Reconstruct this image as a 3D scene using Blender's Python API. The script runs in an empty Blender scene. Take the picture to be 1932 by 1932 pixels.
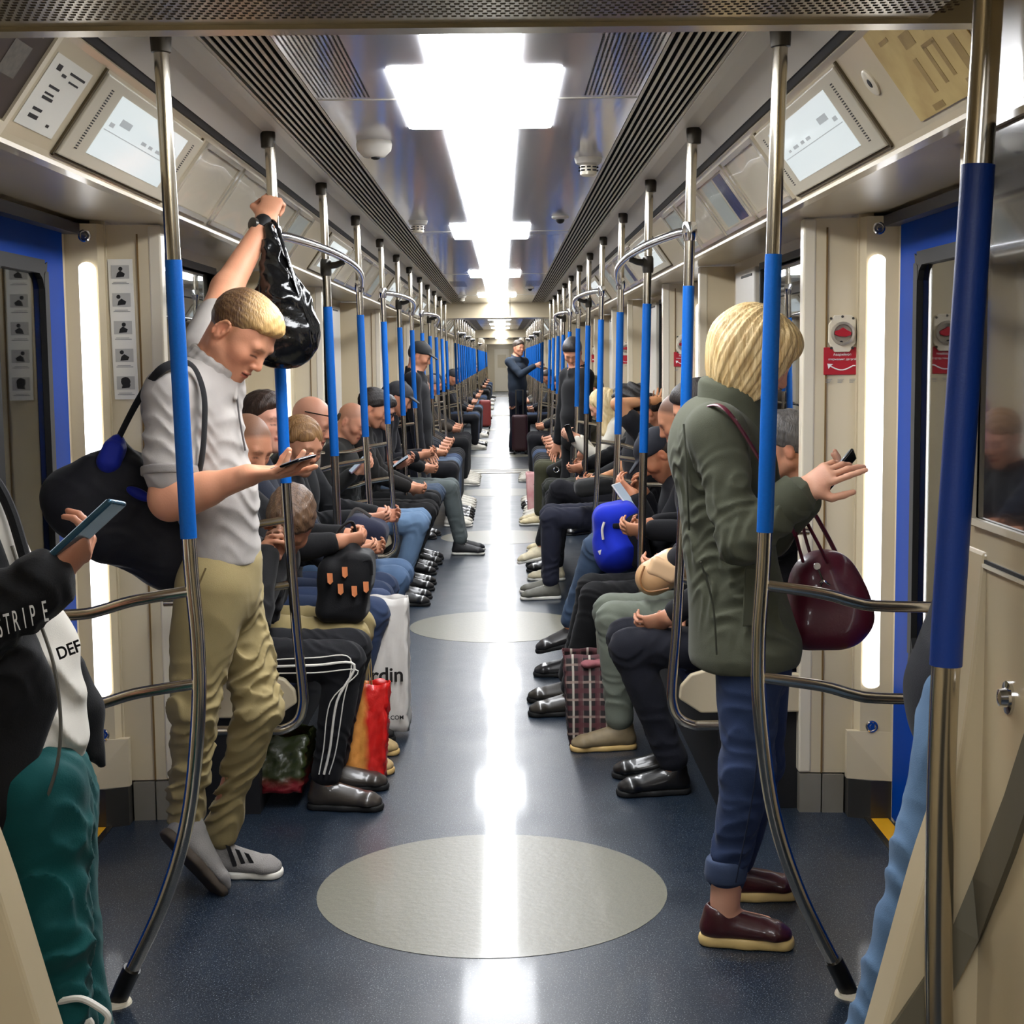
import bpy, math, random
import numpy as np
from mathutils import Vector, Matrix
C = bpy.context.scene.collection
SC = bpy.context.scene
rnd = random.Random(7)
PI = math.pi

# ------------------------------------------------------------------ camera
F, H, XC = 2850.0, 1.58, 0.065
def _cam_matrix():
    vp = np.array([949.5-966, 674.0-966]); ro = math.radians(0.6)
    fw = np.array([vp[0], vp[1], F]); fw /= np.linalg.norm(fw)
    dn = np.array([math.sin(ro), math.cos(ro), 0]); dn = dn-fw*dn.dot(fw); dn /= np.linalg.norm(dn)
    return np.stack([np.cross(dn, fw), fw, -dn])
RC = _cam_matrix()
cam = bpy.data.cameras.new('camera'); cob = bpy.data.objects.new('camera', cam); C.objects.link(cob)
cam.sensor_width = 36; cam.lens = 36*F/1932; cam.clip_start = 0.05; cam.clip_end = 300
M = Matrix.Identity(4)
for r in range(3):
    M[r][0] = RC[r, 0]; M[r][1] = -RC[r, 1]; M[r][2] = -RC[r, 2]
M[0][3], M[1][3], M[2][3] = XC, 0, H
cob.matrix_world = M; SC.camera = cob
def pt(u, v, y):                       # the point at depth y that the photograph shows at pixel (u, v)
    d = RC @ np.array([u-966, v-966, F]); return np.array([XC, 0, H]) + d*(y/d[1])
def ptx(u, v, x):                      # the same, on the plane x
    d = RC @ np.array([u-966, v-966, F]); return np.array([XC, 0, H]) + d*((x-XC)/d[0])
# ------------------------------------------------------------------ world, exposure
W = bpy.data.worlds.new('world'); SC.world = W; W.use_nodes = True
W.node_tree.nodes['Background'].inputs[0].default_value = (0.02, 0.02, 0.025, 1)
W.node_tree.nodes['Background'].inputs[1].default_value = 1.0
LIGHT_CEIL, LIGHT_STRIP = 23.0, 2.6
SC.view_settings.view_transform = 'Standard'; SC.view_settings.look = 'None'
SC.view_settings.gamma = 1; SC.view_settings.use_curve_mapping = False
SC.view_settings.exposure = 0.08

# ------------------------------------------------------------------ materials
def lin(c):
    return tuple((x/255/12.92 if x <= 10 else ((x/255+0.055)/1.055)**2.4) for x in c)
MATS = {}
def mat(name, rgb, rough=0.6, metal=0.0, spec=0.5, coat=0.0, noise=None, bump=None, emit=None, trans=0.0, ior=1.45, sheen=0.0, aniso=0, attr=False, scale=(1, 1, 1)):
    """procedural material; rgb in sRGB 0-255; noise=(scale, amount, rgb2); bump=(scale, strength)"""
    if name in MATS: return MATS[name]
    m = bpy.data.materials.new(name); m.use_nodes = True; nt = m.node_tree; b = nt.nodes['Principled BSDF']
    c = lin(rgb)
    b.inputs['Base Color'].default_value = (*c, 1); b.inputs['Roughness'].default_value = rough
    b.inputs['Metallic'].default_value = metal; b.inputs['Specular IOR Level'].default_value = spec
    b.inputs['Coat Weight'].default_value = coat; b.inputs['Coat Roughness'].default_value = 0.08
    b.inputs['Transmission Weight'].default_value = trans; b.inputs['IOR'].default_value = ior
    b.inputs['Sheen Weight'].default_value = sheen
    b.inputs['Anisotropic'].default_value = aniso
    tc = nt.nodes.new('ShaderNodeTexCoord'); mp = nt.nodes.new('ShaderNodeMapping'); nt.links.new(tc.outputs['Object'], mp.inputs[0])
    mp.inputs['Scale'].default_value = scale
    if noise:
        n = nt.nodes.new('ShaderNodeTexNoise'); n.inputs['Scale'].default_value = noise[0]; n.inputs['Detail'].default_value = 5
        nt.links.new(mp.outputs[0], n.inputs['Vector'])
        r = nt.nodes.new('ShaderNodeMapRange'); r.inputs[1].default_value = 0.3; r.inputs[2].default_value = 0.7; r.inputs[4].default_value = noise[1]
        nt.links.new(n.outputs['Fac'], r.inputs[0])
        x = nt.nodes.new('ShaderNodeMix'); x.data_type = 'RGBA'
        x.inputs[6].default_value = (*c, 1); x.inputs[7].default_value = (*lin(noise[2]), 1)
        nt.links.new(r.outputs[0], x.inputs[0]); nt.links.new(x.outputs[2], b.inputs['Base Color'])
    if attr:
        a = nt.nodes.new('ShaderNodeVertexColor'); a.layer_name = 'Col'; nt.links.new(a.outputs[0], b.inputs['Base Color'])
    if bump:
        n2 = nt.nodes.new('ShaderNodeTexNoise'); n2.inputs['Scale'].default_value = bump[0]; n2.inputs['Detail'].default_value = 4
        nt.links.new(mp.outputs[0], n2.inputs['Vector'])
        bp = nt.nodes.new('ShaderNodeBump'); bp.inputs['Strength'].default_value = bump[1]; bp.inputs['Distance'].default_value = 0.01
        nt.links.new(n2.outputs['Fac'], bp.inputs['Height']); nt.links.new(bp.outputs[0], b.inputs['Normal'])
    if emit:
        b.inputs['Emission Color'].default_value = (*lin(emit[0]), 1); b.inputs['Emission Strength'].default_value = emit[1]
    MATS[name] = m; return m

CREAM = mat('cream_gelcoat', (206, 192, 162), 0.3, coat=0.35, noise=(3, 0.25, (190, 175, 145)), bump=(60, 0.015))
CREAM_D = mat('cream_panel', (196, 180, 148), 0.32, coat=0.3, noise=(2, 0.3, (182, 165, 132)))
IVORY = mat('ivory_plastic', (222, 212, 190), 0.3, coat=0.2)
WHITEP = mat('white_paint', (205, 200, 190), 0.4)
STEEL = mat('brushed_steel', (200, 192, 178), 0.2, 1.0, noise=(40, 0.3, (165, 158, 145)), scale=(1, 1, 0.05))
CHROME = mat('chrome', (225, 225, 228), 0.1, 1.0)
DARKSTEEL = mat('dark_steel', (80, 78, 74), 0.3, .7)
KICK = mat('kick_steel', (150, 144, 130), 0.4, 0.35, noise=(8, 0.4, (122, 117, 106)))
BLUE = mat('blue_sleeve', (2, 92, 178), 0.5, spec=.3, noise=(160, 0.35, (2, 76, 152)), bump=(250, 0.08))
NAVYS = mat('navy_sleeve', (6, 50, 128), 0.45, bump=(250, 0.08))
DOORBLUE = mat('door_blue', (0, 58, 146), 0.55, spec=.05)
BLACK = mat('black_rubber', (14, 14, 15), 0.6)
DARK = mat('dark_void', (5, 5, 6), 0.9, spec=0.1)
YELLOW = mat('yellow_strip', (205, 150, 20), 0.5)
GLASS = mat('window_glass', (235, 240, 240), 0.01, trans=1.0, ior=1.5)
TUNNEL = mat('tunnel_concrete', (22, 20, 18), 0.95, spec=0.1)
def clear_mat():
    m = bpy.data.materials.new('clear_plastic'); m.use_nodes = True; nt = m.node_tree; nt.nodes.remove(nt.nodes['Principled BSDF'])
    tr = nt.nodes.new('ShaderNodeBsdfTransparent'); gl = nt.nodes.new('ShaderNodeBsdfGlossy'); gl.inputs['Roughness'].default_value = .05; fr = nt.nodes.new('ShaderNodeValue'); fr.outputs[0].default_value = .13
    mx = nt.nodes.new('ShaderNodeMixShader'); nt.links.new(fr.outputs[0], mx.inputs[0]); nt.links.new(tr.outputs[0], mx.inputs[1]); nt.links.new(gl.outputs[0], mx.inputs[2]); nt.links.new(mx.outputs[0], nt.nodes['Material Output'].inputs[0]); return m
CLEAR = clear_mat()
SEAT = mat('seat_fabric', (28, 40, 78), 0.8, bump=(200, 0.1))
PAPER = mat('paper_white', (225, 222, 212), 0.6)
INK = mat('ink_black', (22, 20, 20), 0.6)
GREYINK = mat('ink_grey', (150, 150, 148), 0.6)
RED = mat('sign_red', (176, 30, 44), 0.4)
WHITEINK = mat('ink_white', (240, 238, 235), 0.5)
LCEIL = mat('ceiling_diffuser', (255, 255, 255), 0.5, emit=((250, 252, 255), LIGHT_CEIL))
LSTRIP = mat('strip_diffuser', (255, 255, 255), 0.5, emit=((255, 253, 250), LIGHT_STRIP))
SCREEN = mat('lcd_screen', (120, 126, 128), 0.15, emit=((214, 222, 222), 0.85))
LCDINK = mat('lcd_grey', (90, 94, 96), 0.3, emit=((160, 165, 166), 0.8))
ALU = mat('ceiling_aluminium', (230, 230, 234), 0.13, 0.30, noise=(2.5, 0.35, (216, 218, 226)), bump=(14, 0.03), scale=(1, 0.12, 1))

def floor_mat():
    m = mat('floor_blue', (44, 58, 86), 0.3, spec=0.35, coat=.22); nt = m.node_tree; b = nt.nodes['Principled BSDF']
    tc = nt.nodes.new('ShaderNodeTexCoord')
    n1 = nt.nodes.new('ShaderNodeTexNoise'); n1.inputs['Scale'].default_value = 260; n1.inputs['Detail'].default_value = 2
    n2 = nt.nodes.new('ShaderNodeTexNoise'); n2.inputs['Scale'].default_value = 5; n2.inputs['Detail'].default_value = 6
    for n in (n1, n2): nt.links.new(tc.outputs['Object'], n.inputs['Vector'])
    r1 = nt.nodes.new('ShaderNodeValToRGB'); e = r1.color_ramp.elements
    e[0].position = .38; e[0].color = (*lin((14, 25, 38)), 1); e[1].position = .70; e[1].color = (*lin((150, 158, 160)), 1)
    e2 = r1.color_ramp.elements.new(.6); e2.color = (*lin((20, 36, 54)), 1)
    nt.links.new(n1.outputs['Fac'], r1.inputs[0])
    mx = nt.nodes.new('ShaderNodeMix'); mx.data_type = 'RGBA'; mx.blend_type = 'MULTIPLY'; mx.inputs[0].default_value = .6
    r2 = nt.nodes.new('ShaderNodeValToRGB'); r2.color_ramp.elements[0].position = .3; r2.color_ramp.elements[0].color = (.5, .5, .55, 1); r2.color_ramp.elements[1].position = .65
    nt.links.new(n2.outputs['Fac'], r2.inputs[0]); nt.links.new(r1.outputs[0], mx.inputs[6]); nt.links.new(r2.outputs[0], mx.inputs[7])
    nt.links.new(mx.outputs[2], b.inputs['Base Color'])
    rr = nt.nodes.new('ShaderNodeMapRange'); rr.inputs[3].default_value = .30; rr.inputs[4].default_value = .46
    nt.links.new(n2.outputs['Fac'], rr.inputs[0]); nt.links.new(rr.outputs[0], b.inputs['Roughness'])
    bp = nt.nodes.new('ShaderNodeBump'); bp.inputs['Strength'].default_value = .12; bp.inputs['Distance'].default_value = .004
    n3 = nt.nodes.new('ShaderNodeTexNoise'); n3.inputs['Scale'].default_value = 45; nt.links.new(tc.outputs['Object'], n3.inputs['Vector'])
    nt.links.new(n3.outputs['Fac'], bp.inputs['Height']); nt.links.new(bp.outputs[0], b.inputs['Normal'])
    return m
FLOORM = floor_mat()
CIRC = mat('floor_grey_beige', (122, 119, 104), 0.38, spec=0.35, coat=.22, noise=(300, 0.8, (98, 96, 86)), bump=(45, 0.1))

# ------------------------------------------------------------------ mesh helpers
ORG = {}                               # world position that a thing's own mesh coordinates count from
def mesh_obj(name, V, Fc, m, parent=None, smooth=False):
    org = ORG.get(parent.name, (0, 0, 0)) if parent is not None else (0, 0, 0)
    me = bpy.data.meshes.new(name); me.from_pydata([(float(v[0]-org[0]), float(v[1]-org[1]), float(v[2]-org[2])) for v in V], [], Fc); me.update()
    for mm in (m if isinstance(m, (list, tuple)) else [m]): me.materials.append(mm)
    if smooth: me.polygons.foreach_set('use_smooth', [True]*len(me.polygons))
    o = bpy.data.objects.new(name, me); C.objects.link(o)
    if parent is not None: o.parent = parent; ORG[o.name] = org
    return o
class MB:
    def __init__(s): s.V = []; s.F = []
    def add(s, V, Fc):
        n = len(s.V); s.V += [tuple(v) for v in V]; s.F += [tuple(i+n for i in f) for f in Fc]; return s
    def box(s, x0, x1, y0, y1, z0, z1):
        a, b = sorted((x0, x1)); c, d = sorted((y0, y1)); e, f = sorted((z0, z1))
        return s.add([(a,c,e),(b,c,e),(b,d,e),(a,d,e),(a,c,f),(b,c,f),(b,d,f),(a,d,f)],
                     [(0,3,2,1),(4,5,6,7),(0,1,5,4),(1,2,6,5),(2,3,7,6),(3,0,4,7)])
    def prism_y(s, prof, y0, y1):      # closed (x,z) profile extruded along y
        n = len(prof); V = [(x, y0, z) for x, z in prof]+[(x, y1, z) for x, z in prof]
        return s.add(V, [tuple(range(n)), tuple(range(2*n-1, n-1, -1))]+[(i, i+n, (i+1) % n+n, (i+1) % n) for i in range(n)])
    def prism(s, pts, nrm):            # polygon of 3D points thickened along nrm (vector)
        n = len(pts); V = [tuple(p) for p in pts]+[tuple(np.array(p)+np.array(nrm)) for p in pts]
        return s.add(V, [tuple(range(n-1, -1, -1)), tuple(range(n, 2*n))]+[(i, (i+1) % n, (i+1) % n+n, i+n) for i in range(n)])
    def tube(s, P, r, seg=10, cap=True, sx=1.0):
        P = [np.array(p, float) for p in P]; n = len(P); rs = r if isinstance(r, (list, tuple)) else [r]*n
        up = None; base = len(s.V); V = []
        for i, p in enumerate(P):
            t = P[min(i+1, n-1)]-P[max(i-1, 0)]; t = t/np.linalg.norm(t)
            if up is None:
                up = np.array([0, 0, 1.0]) if abs(t[2]) < .9 else np.array([0, 1.0, 0])
            a = up-t*up.dot(t); a /= np.linalg.norm(a); up = a; b = np.cross(t, a)
            for k in range(seg):
                th = 2*PI*k/seg; V.append(p+rs[i]*(math.cos(th)*a+sx*math.sin(th)*b))
        Fc = [(i*seg+k, i*seg+(k+1) % seg, (i+1)*seg+(k+1) % seg, (i+1)*seg+k) for i in range(n-1) for k in range(seg)]
        if cap: Fc += [tuple(range(seg-1, -1, -1)), tuple(range((n-1)*seg, n*seg))]
        return s.add(V, Fc)
    def lathe(s, c, axis, prof, seg=16):   # prof: (r, h) along axis from c
        a = np.array(axis, float); a /= np.linalg.norm(a); u = np.cross(a, [0, 0, 1.0] if abs(a[2]) < .9 else [0, 1.0, 0]); u /= np.linalg.norm(u); w = np.cross(a, u)
        V = [np.array(c)+a*h+r*(math.cos(2*PI*k/seg)*u+math.sin(2*PI*k/seg)*w) for r, h in prof for k in range(seg)]; n = len(prof)
        Fc = [(i*seg+k, i*seg+(k+1) % seg, (i+1)*seg+(k+1) % seg, (i+1)*seg+k) for i in range(n-1) for k in range(seg)]
        return s.add(V, Fc+[tuple(range(seg-1, -1, -1)), tuple(range((n-1)*seg, n*seg))])
    def mirror(s):
        s.V = [(-x, y, z) for x, y, z in s.V]; s.F = [f[::-1] for f in s.F]; return s
    def build(s, name, m, parent=None, smooth=False, bevel=0):
        o = mesh_obj(name, s.V, s.F, m, parent, smooth)
        if smooth: 
            mod = o.modifiers.new('edge', 'EDGE_SPLIT'); mod.split_angle = math.radians(40)
        if bevel:
            mod = o.modifiers.new('bevel', 'BEVEL'); mod.width = bevel; mod.segments = 2; mod.limit_method = 'ANGLE'
        return o
def tag(o, label=None, cat=None, group=None, kind=None):
    if label: o['label'] = label
    if cat: o['category'] = cat
    if group: o['group'] = group
    if kind: o['kind'] = kind
    return o
def thing(name, loc, label, cat, group=None):
    o = bpy.data.objects.new(name, None); C.objects.link(o); o.location = [float(x) for x in loc]; o.empty_display_size = .05; ORG[o.name] = tuple(o.location)
    return tag(o, label, cat, group)
def dup(root, dv=(0, 0, 0), label=None, group=None):
    """copies a thing, its parts and their sub-parts, shifted by dv"""
    def cp(o, par):
        c = o.copy(); C.objects.link(c)
        if par is not None: c.parent = par
        for k in o.children: cp(k, c)
        return c
    r = cp(root, None); r.location = [root.location[i]+dv[i] for i in range(3)]
    if label: r['label'] = label
    if group: r['group'] = group
    return r
def arc(c, r, a0, a1, n, fn): return [fn(c[0]+r*math.cos(a0+(a1-a0)*i/n), c[1]+r*math.sin(a0+(a1-a0)*i/n)) for i in range(n+1)]
def smoothpath(P, n=6):
    P = [np.array(p, float) for p in P]; out = []
    for i in range(len(P)-1):
        p0, p1, p2, p3 = P[max(i-1, 0)], P[i], P[i+1], P[min(i+2, len(P)-1)]
        for k in range(n):
            t = k/n; out.append(.5*((2*p1)+(p2-p0)*t+(2*p0-5*p1+4*p2-p3)*t*t+(3*p1-p0-3*p2+p3)*t**3))
    return out+[P[-1]]
def text(s, size, m, origin, ux, uz, parent, name='lettering', align='CENTER', extrude=0.0004, bold=False, sx=1.0):
    cu = bpy.data.curves.new(name, 'FONT'); cu.body = s; cu.size = size; cu.align_x = align; cu.extrude = extrude; cu.materials.append(m)
    if bold: cu.offset = size*0.02
    tmp = bpy.data.objects.new(name, cu); C.objects.link(tmp)
    me = bpy.data.meshes.new_from_object(tmp.evaluated_get(bpy.context.evaluated_depsgraph_get())); bpy.data.objects.remove(tmp)
    ux = Vector(ux).normalized(); uz = Vector(uz).normalized(); n = ux.cross(uz)
    org = ORG.get(parent.name, (0, 0, 0)) if parent is not None else (0, 0, 0)
    me.transform(Matrix(((ux.x*sx, uz.x, n.x, origin[0]-org[0]), (ux.y*sx, uz.y, n.y, origin[1]-org[1]), (ux.z*sx, uz.z, n.z, origin[2]-org[2]), (0, 0, 0, 1))))
    o = bpy.data.objects.new(name, me); C.objects.link(o)
    if parent is not None: o.parent = parent; ORG[o.name] = org
    return o
# ================================================================== the setting
PER = 4.48
def OFF(k): return PER*k+2.24*(k//4)                # every carriage has four doors a side
A = [3.48+OFF(k) for k in range(0, 14)]            # poles at the near edge of each door bay
B = [5.03+OFF(k) for k in range(0, 14)]            # poles at the far edge of each door bay
YN, YF = -4.6, 70.0
SEG_END = 20.35
def struct(mb, name, m, parent=None, smooth=False, bevel=0):
    o = mb.build(name, m, parent, smooth, bevel); o['kind'] = 'structure'; return o
fl = struct(MB().box(-1.42, 1.42, YN, YF, -0.05, 0), 'floor', FLOORM)
for k in range(7):                                  # inlaid grey discs in front of the doors
    cy = 4.37+OFF(k)*0.992
    struct(MB().lathe((0.015, cy, 0.0), (0, 0, 1), [(0.52, 0.0), (0.52, 0.0012)], 64), 'floor_disc', CIRC, fl)
for k in range(3):
    yb = 20.62+20.2*k
    struct(MB().box(-1.1, 1.1, yb, yb+.75, 0, .004).box(-1.1, 1.1, yb+.02, yb+.06, .004, .008).box(-1.1, 1.1, yb+.35, yb+.39, .004, .01).box(-1.1, 1.1, yb+.68, yb+.72, .004, .008), 'gangway_plate', KICK, fl)
# ceiling: aluminium centre, slatted grilles, white side strips
ce = struct(MB().box(-.45, .45, YN, YF, 2.302, 2.33), 'ceiling', ALU)
for k in range(14):                                 # panel joints
    y = 4.33+OFF(k)
    for s in (-1, 1): struct(MB().box(s*.225, s*.45, y-.004, y+.004, 2.2995, 2.302), 'ceiling_joint', WHITEP, ce)
PERF = mat('perforation_dark', (38, 36, 34), 0.7)
def perforated(x0, x1, y0, y1):                     # rows of short punched slots, too small to pick apart
    mb = MB(); n = 13
    for i in range(n):
        x = x0+(x1-x0)*i/(n-1); y = y0
        while y < y1:
            mb.add([(x-.0026, y, 2.3012), (x+.0026, y, 2.3012), (x+.0026, y+.0075, 2.3012), (x-.0026, y+.0075, 2.3012)], [(0, 3, 2, 1)]); y += .0115
    o = mb.build('perforation', PERF, ce); o['kind'] = 'stuff'
for s in (-1, 1): perforated(s*.30, s*.438, 2.9, 4.29)
for s in (-1, 1): perforated(s*.30, s*.438, 14.5, 15.6)
GB = mat('grille_gap', (12, 11, 10), 0.9, spec=0.1)
GS = mat('grille_slat', (214, 206, 188), 0.4)
def side(s, pts): return [(s*x, z) for x, z in (pts if s > 0 else pts)]
for s in (-1, 1):
    tr = struct(MB().prism_y([(s*.445, 2.335), (s*.445, 2.318), (s*.62, 2.323), (s*.62, 2.34)], YN, YF), 'trim_%d' % (1 if s < 0 else 2), GB)
    for i in range(9):                              # grille slats
        x = .452+i*.0195
        sl = MB().prism_y([(s*x, 2.301), (s*(x+.0088), 2.3015), (s*(x+.0075), 2.3055), (s*(x+.001), 2.305)], YN, YF).build('slat', GS, tr)
    struct(MB().prism_y([(s*.618, 2.298), (s*.645, 2.3), (s*.655, 2.318), (s*.715, 2.318), (s*.72, 2.345), (s*.618, 2.345)], YN, YF), 'trim_%d' % (3 if s < 0 else 4), WHITEP)
    struct(MB().prism_y([(s*.70, 2.325), (s*.785, 2.262), (s*.80, 2.28), (s*.70, 2.36)], YN, YF), 'trim_%d' % (5 if s < 0 else 6), WHITEP)
    struct(MB().prism_y([(s*.78, 2.275), (s*.80, 2.25), (s*.84, 2.25), (s*.84, 2.29)], YN, YF), 'trim_%d' % (7 if s < 0 else 8), BLACK)
    # cove (slanted) + lip + underside
    struct(MB().prism_y([(s*.807, 2.246), (s*.822, 2.238), (s*.955, 2.052), (s*.962, 2.04), (s*.962, 2.03), (s*.99, 2.028), (s*1.42, 2.05), (s*1.42, 2.4), (s*.807, 2.4)], YN, YF), 'trim_%d' % (9 if s < 0 else 10), CREAM)
roof = struct(MB().box(-1.45, 1.45, YN, YF, 2.42, 2.46), 'roof', DARK)

# near portal: perforated header and the two cream cabinets the camera looks past
hd = struct(MB().box(-.715, .715, 1.0, 2.36, 2.085, 2.30).box(-.80, .80, 2.355, 2.40, 2.078, 2.30), 'lintel', mat('header_metal', (200, 190, 166), 0.25, 0.55, noise=(3, .4, (184, 172, 148))))
mb = MB()
for i in range(110):
    for j in range(16):
        x = -.72+i*.0132+(.0066 if j % 2 else 0); y = 2.30-j*.0155
        mb.add([(x, y, 2.0842), (x+.0088, y, 2.0842), (x+.0078, y+.004, 2.0825), (x+.0010, y+.004, 2.0825)], [(0, 3, 2, 1)])
o = mb.build('embossed_dash', mat('emboss_dark', (96, 84, 66), 0.3, 0.8), hd); o['kind'] = 'stuff'
PROF = [(.715, 2.30), (.718, 1.60), (.716, 1.31), (.70, 1.12), (.678, .97), (.642, .845), (.585, .62), (.53, .42), (.49, .24), (.47, 0)]
for s in (-1, 1):
    body = [(s*.72, 0), (s*.72, 1.31), (s*.86, 1.31), (s*.86, 0)]
    sd = 'right' if s > 0 else 'left'
    cb = thing('end_cabinet', (s*.78, 1.2, 0), 'tall cream end cabinet with %s' % ('a dark glazed window on the right of the aisle' if s > 0 else 'flared foot at the lower left picture edge'), 'cabinet')
    xs = .72; w0, w1, z0, z1 = 1.25, 2.085, 1.352, 1.875
    mb = MB().prism_y(body, .3, 2.12)
    if s > 0: mb.box(xs, .86, .3, 2.12, 1.31, z0).box(xs, .86, .3, 2.12, z1, 2.30).box(xs, .86, w1, 2.12, z0, z1).box(xs, .86, .3, w0, z0, z1)
    else: mb.box(-xs, -.86, .3, 2.12, 1.31, 2.30)
    mb.build('body', CREAM_D, cb)
    fp = [(s*x, 2.035, z) for x, z in smoothpath([(x, z) for x, z in PROF[2:]], 4)]+[(s*.86, 2.035, 0), (s*.86, 2.035, 1.30)]
    MB().prism(fp if s > 0 else fp[::-1], (0, .085, 0)).build('flared_foot', CREAM_D, cb, bevel=.006)
    if s > 0:
        MB().box(.7215, .73, w0, w1, z0, z1).build('window_pane', mat('smoked_glass', (10, 9, 8), .03, spec=1.0, coat=1.0), cb)
        MB().box(.713, .742, w0-.012, w0, z0-.012, z1+.012).box(.713, .742, w1, w1+.010, z0-.012, z1+.012).box(.713, .745, w0, w1, z0-.010, z0).box(.713, .745, w0, w1, z1, z1+.01).build('window_frame', IVORY, cb)
        MB().box(.717, .7205, .3, 2.12, 1.294, 1.299).build('joint', BLACK, cb)
        MB().box(.715, .7205, .3, 2.12, 1.2885, 1.2935).build('joint_lip', IVORY, cb)
        p = pt(1916, 1316, 1.93)
        MB().lathe((.722, p[1], p[2]), (-1, 0, 0), [(.022, -.01), (.022, .006), (.013, .007), (.011, .016), (.004, .018)], 14).build('lock', CHROME, cb, True)
        V = []
        for u, v, du, dv in ((1960, 1320, 40, 12), (1932, 1400, 42, 14), (1900, 1500, 44, 18), (1866, 1590, 46, 22), (1840, 1655, 46, 24), (1800, 1745, 48, 28), (1750, 1836, 48, 32), (1690, 1925, 50, 36), (1650, 1975, 50, 38)):
            for uu, vv in ((u, v), (u+du, v+dv)): a = ptx(uu, vv, .716); V.append(a if a[1] < 2.028 else pt(uu, vv, 2.028))
        go = MB().add(V, [(2*i, 2*i+1, 2*i+3, 2*i+2) for i in range(8)]).build('gasket', mat('grey_gasket', (98, 92, 76), .6), cb)
        mo = go.modifiers.new('thick', 'SOLIDIFY'); mo.thickness = .008; mo.offset = 0

# ---- walls, doors, screens -----------------------------------------------------------------
XW, XD = 1.25, 1.37
for s in (-1, 1):
    nm = 'left' if s < 0 else 'right'
    w = MB(); base = MB()
    for k in range(14):
        y0, y1 = B[k]+.05, (A[k+1]-.04 if k < 13 else YF)
        wy0, wy1, wz0, wz1 = y0+.62, y0+1.86, .96, 1.965
        for (a, b, c, d) in ((y0, wy0, 0, 2.05), (wy1, y1, 0, 2.05), (wy0, wy1, 0, wz0), (wy0, wy1, wz1, 2.05)): w.box(s*XW, s*(XW+.05), a, b, c, d)
        base.box(s*(XW-.012), s*XW, y0, y1, 0, .13)
        w.box(s*XD, s*(XD+.05), A[k]-.1, A[k]+.04, 0, 2.05).box(s*XD, s*(XD+.05), B[k]-.06, B[k]+.1, 0, 2.05).box(s*XD, s*(XD+.05), A[k], B[k], 2.0, 2.05)
    w.box(s*XD, s*(XD+.05), YN, A[0]-.1, 0, 2.05)
    wl = struct(w, 'wall_'+nm, CREAM)
    struct(base, 'baseboard_'+nm, KICK)
    struct(MB().box(s*1.9, s*1.95, YN, YF, -.4, 2.4), 'tunnel_wall_'+nm, TUNNEL)
nwin = 0
for k in range(6):
    for s in (-1, 1):
        nwin += 1; y0 = B[k]+.05; wy0, wy1, wz0, wz1 = y0+.62, y0+1.86, .96, 1.965
        fr = struct(MB().box(s*(XW-.012), s*(XW+.03), wy0-.03, wy0, wz0-.03, wz1+.03).box(s*(XW-.012), s*(XW+.03), wy1, wy1+.03, wz0-.03, wz1+.03)
            .box(s*(XW-.012), s*(XW+.03), wy0, wy1, wz0-.03, wz0).box(s*(XW-.012), s*(XW+.03), wy0, wy1, wz1, wz1+.03), 'window_%d' % nwin, mat('window_gasket', (40, 40, 40), .5))
        struct(MB().box(s*(XW+.015), s*(XW+.021), wy0, wy1, wz0, wz1), 'pane', GLASS, fr)
        struct(MB().box(s*(XW-.03), s*XW, wy1+.06, wy1+.62, .9, 1.985), 'panel', WHITEP, fr, bevel=.008)
        struct(MB().box(s*(XW-.034), s*(XW-.029), wy1+.12, wy1+.42, 1.945, 1.956), 'slot', BLACK, fr)
ndoor = 0
for k in range(6):
    for s in (-1, 1):
        a, b = A[k]+.04, B[k]-.06; mid = (a+b)/2
        for (y0, y1) in ((a, mid), (mid, b)):
            ndoor += 1; x0, x1 = s*(XD-.008), s*(XD+.03)
            gy0, gy1, gz0, gz1 = (y0+.21, y1-.05, .62, 1.86) if y0 == a else (y0+.05, y1-.21, .62, 1.86)
            d = struct(MB().box(x0, x1, y0, gy0, .02, 2.0).box(x0, x1, gy1, y1, .02, 2.0).box(x0, x1, gy0, gy1, .02, gz0).box(x0, x1, gy0, gy1, gz1, 2.0), 'door_%d' % ndoor, DOORBLUE)
            rb = MB(); t = .035                    # rounded black glazing gasket
            for (ya, yb, za, zb) in ((gy0-t, gy0+.008, gz0, gz1), (gy1-.008, gy1+t, gz0, gz1), (gy0, gy1, gz0-t, gz0+.008), (gy0, gy1, gz1-.008, gz1+t)): rb.box(s*(XD-.013), s*(XD+.01), ya, yb, za, zb)
            c = .07
            for (yy, zz, sy, sz) in ((gy0, gz0, 1, 1), (gy1, gz0, -1, 1), (gy0, gz1, 1, -1), (gy1, gz1, -1, -1)):
                rb.prism([(s*(XD-.012), yy-sy*.03, zz-sz*.03), (s*(XD-.012), yy+sy*c, zz), (s*(XD-.012), yy+sy*c*.35, zz+sz*c*.35), (s*(XD-.012), yy, zz+sz*c)], (s*.02, 0, 0))
            struct(rb, 'gasket', BLACK, d)
            struct(MB().box(s*(XD+.006), s*(XD+.012), gy0, gy1, gz0, gz1), 'pane', GLASS, d)
            if y0 == a: struct(MB().box(s*(XD-.02), s*(XD+.02), y1-.012, y1+.012, .02, 2.0), 'meeting_seal', BLACK, d)
        # threshold: steel strip and yellow edge
        struct(MB().box(s*1.28, s*1.30, a-.06, b+.06, 0, .006), 'sill_strip', STEEL, fl)
        struct(MB().box(s*1.30, s*1.36, a-.06, b+.06, 0, .004), 'yellow_edge', YELLOW, fl)
        struct(MB().box(s*(XD-.05), s*(XD+.04), a-.12, b+.12, 1.995, 2.03), 'door_head', mat('head_navy', (14, 24, 52), .35), fl)

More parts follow.
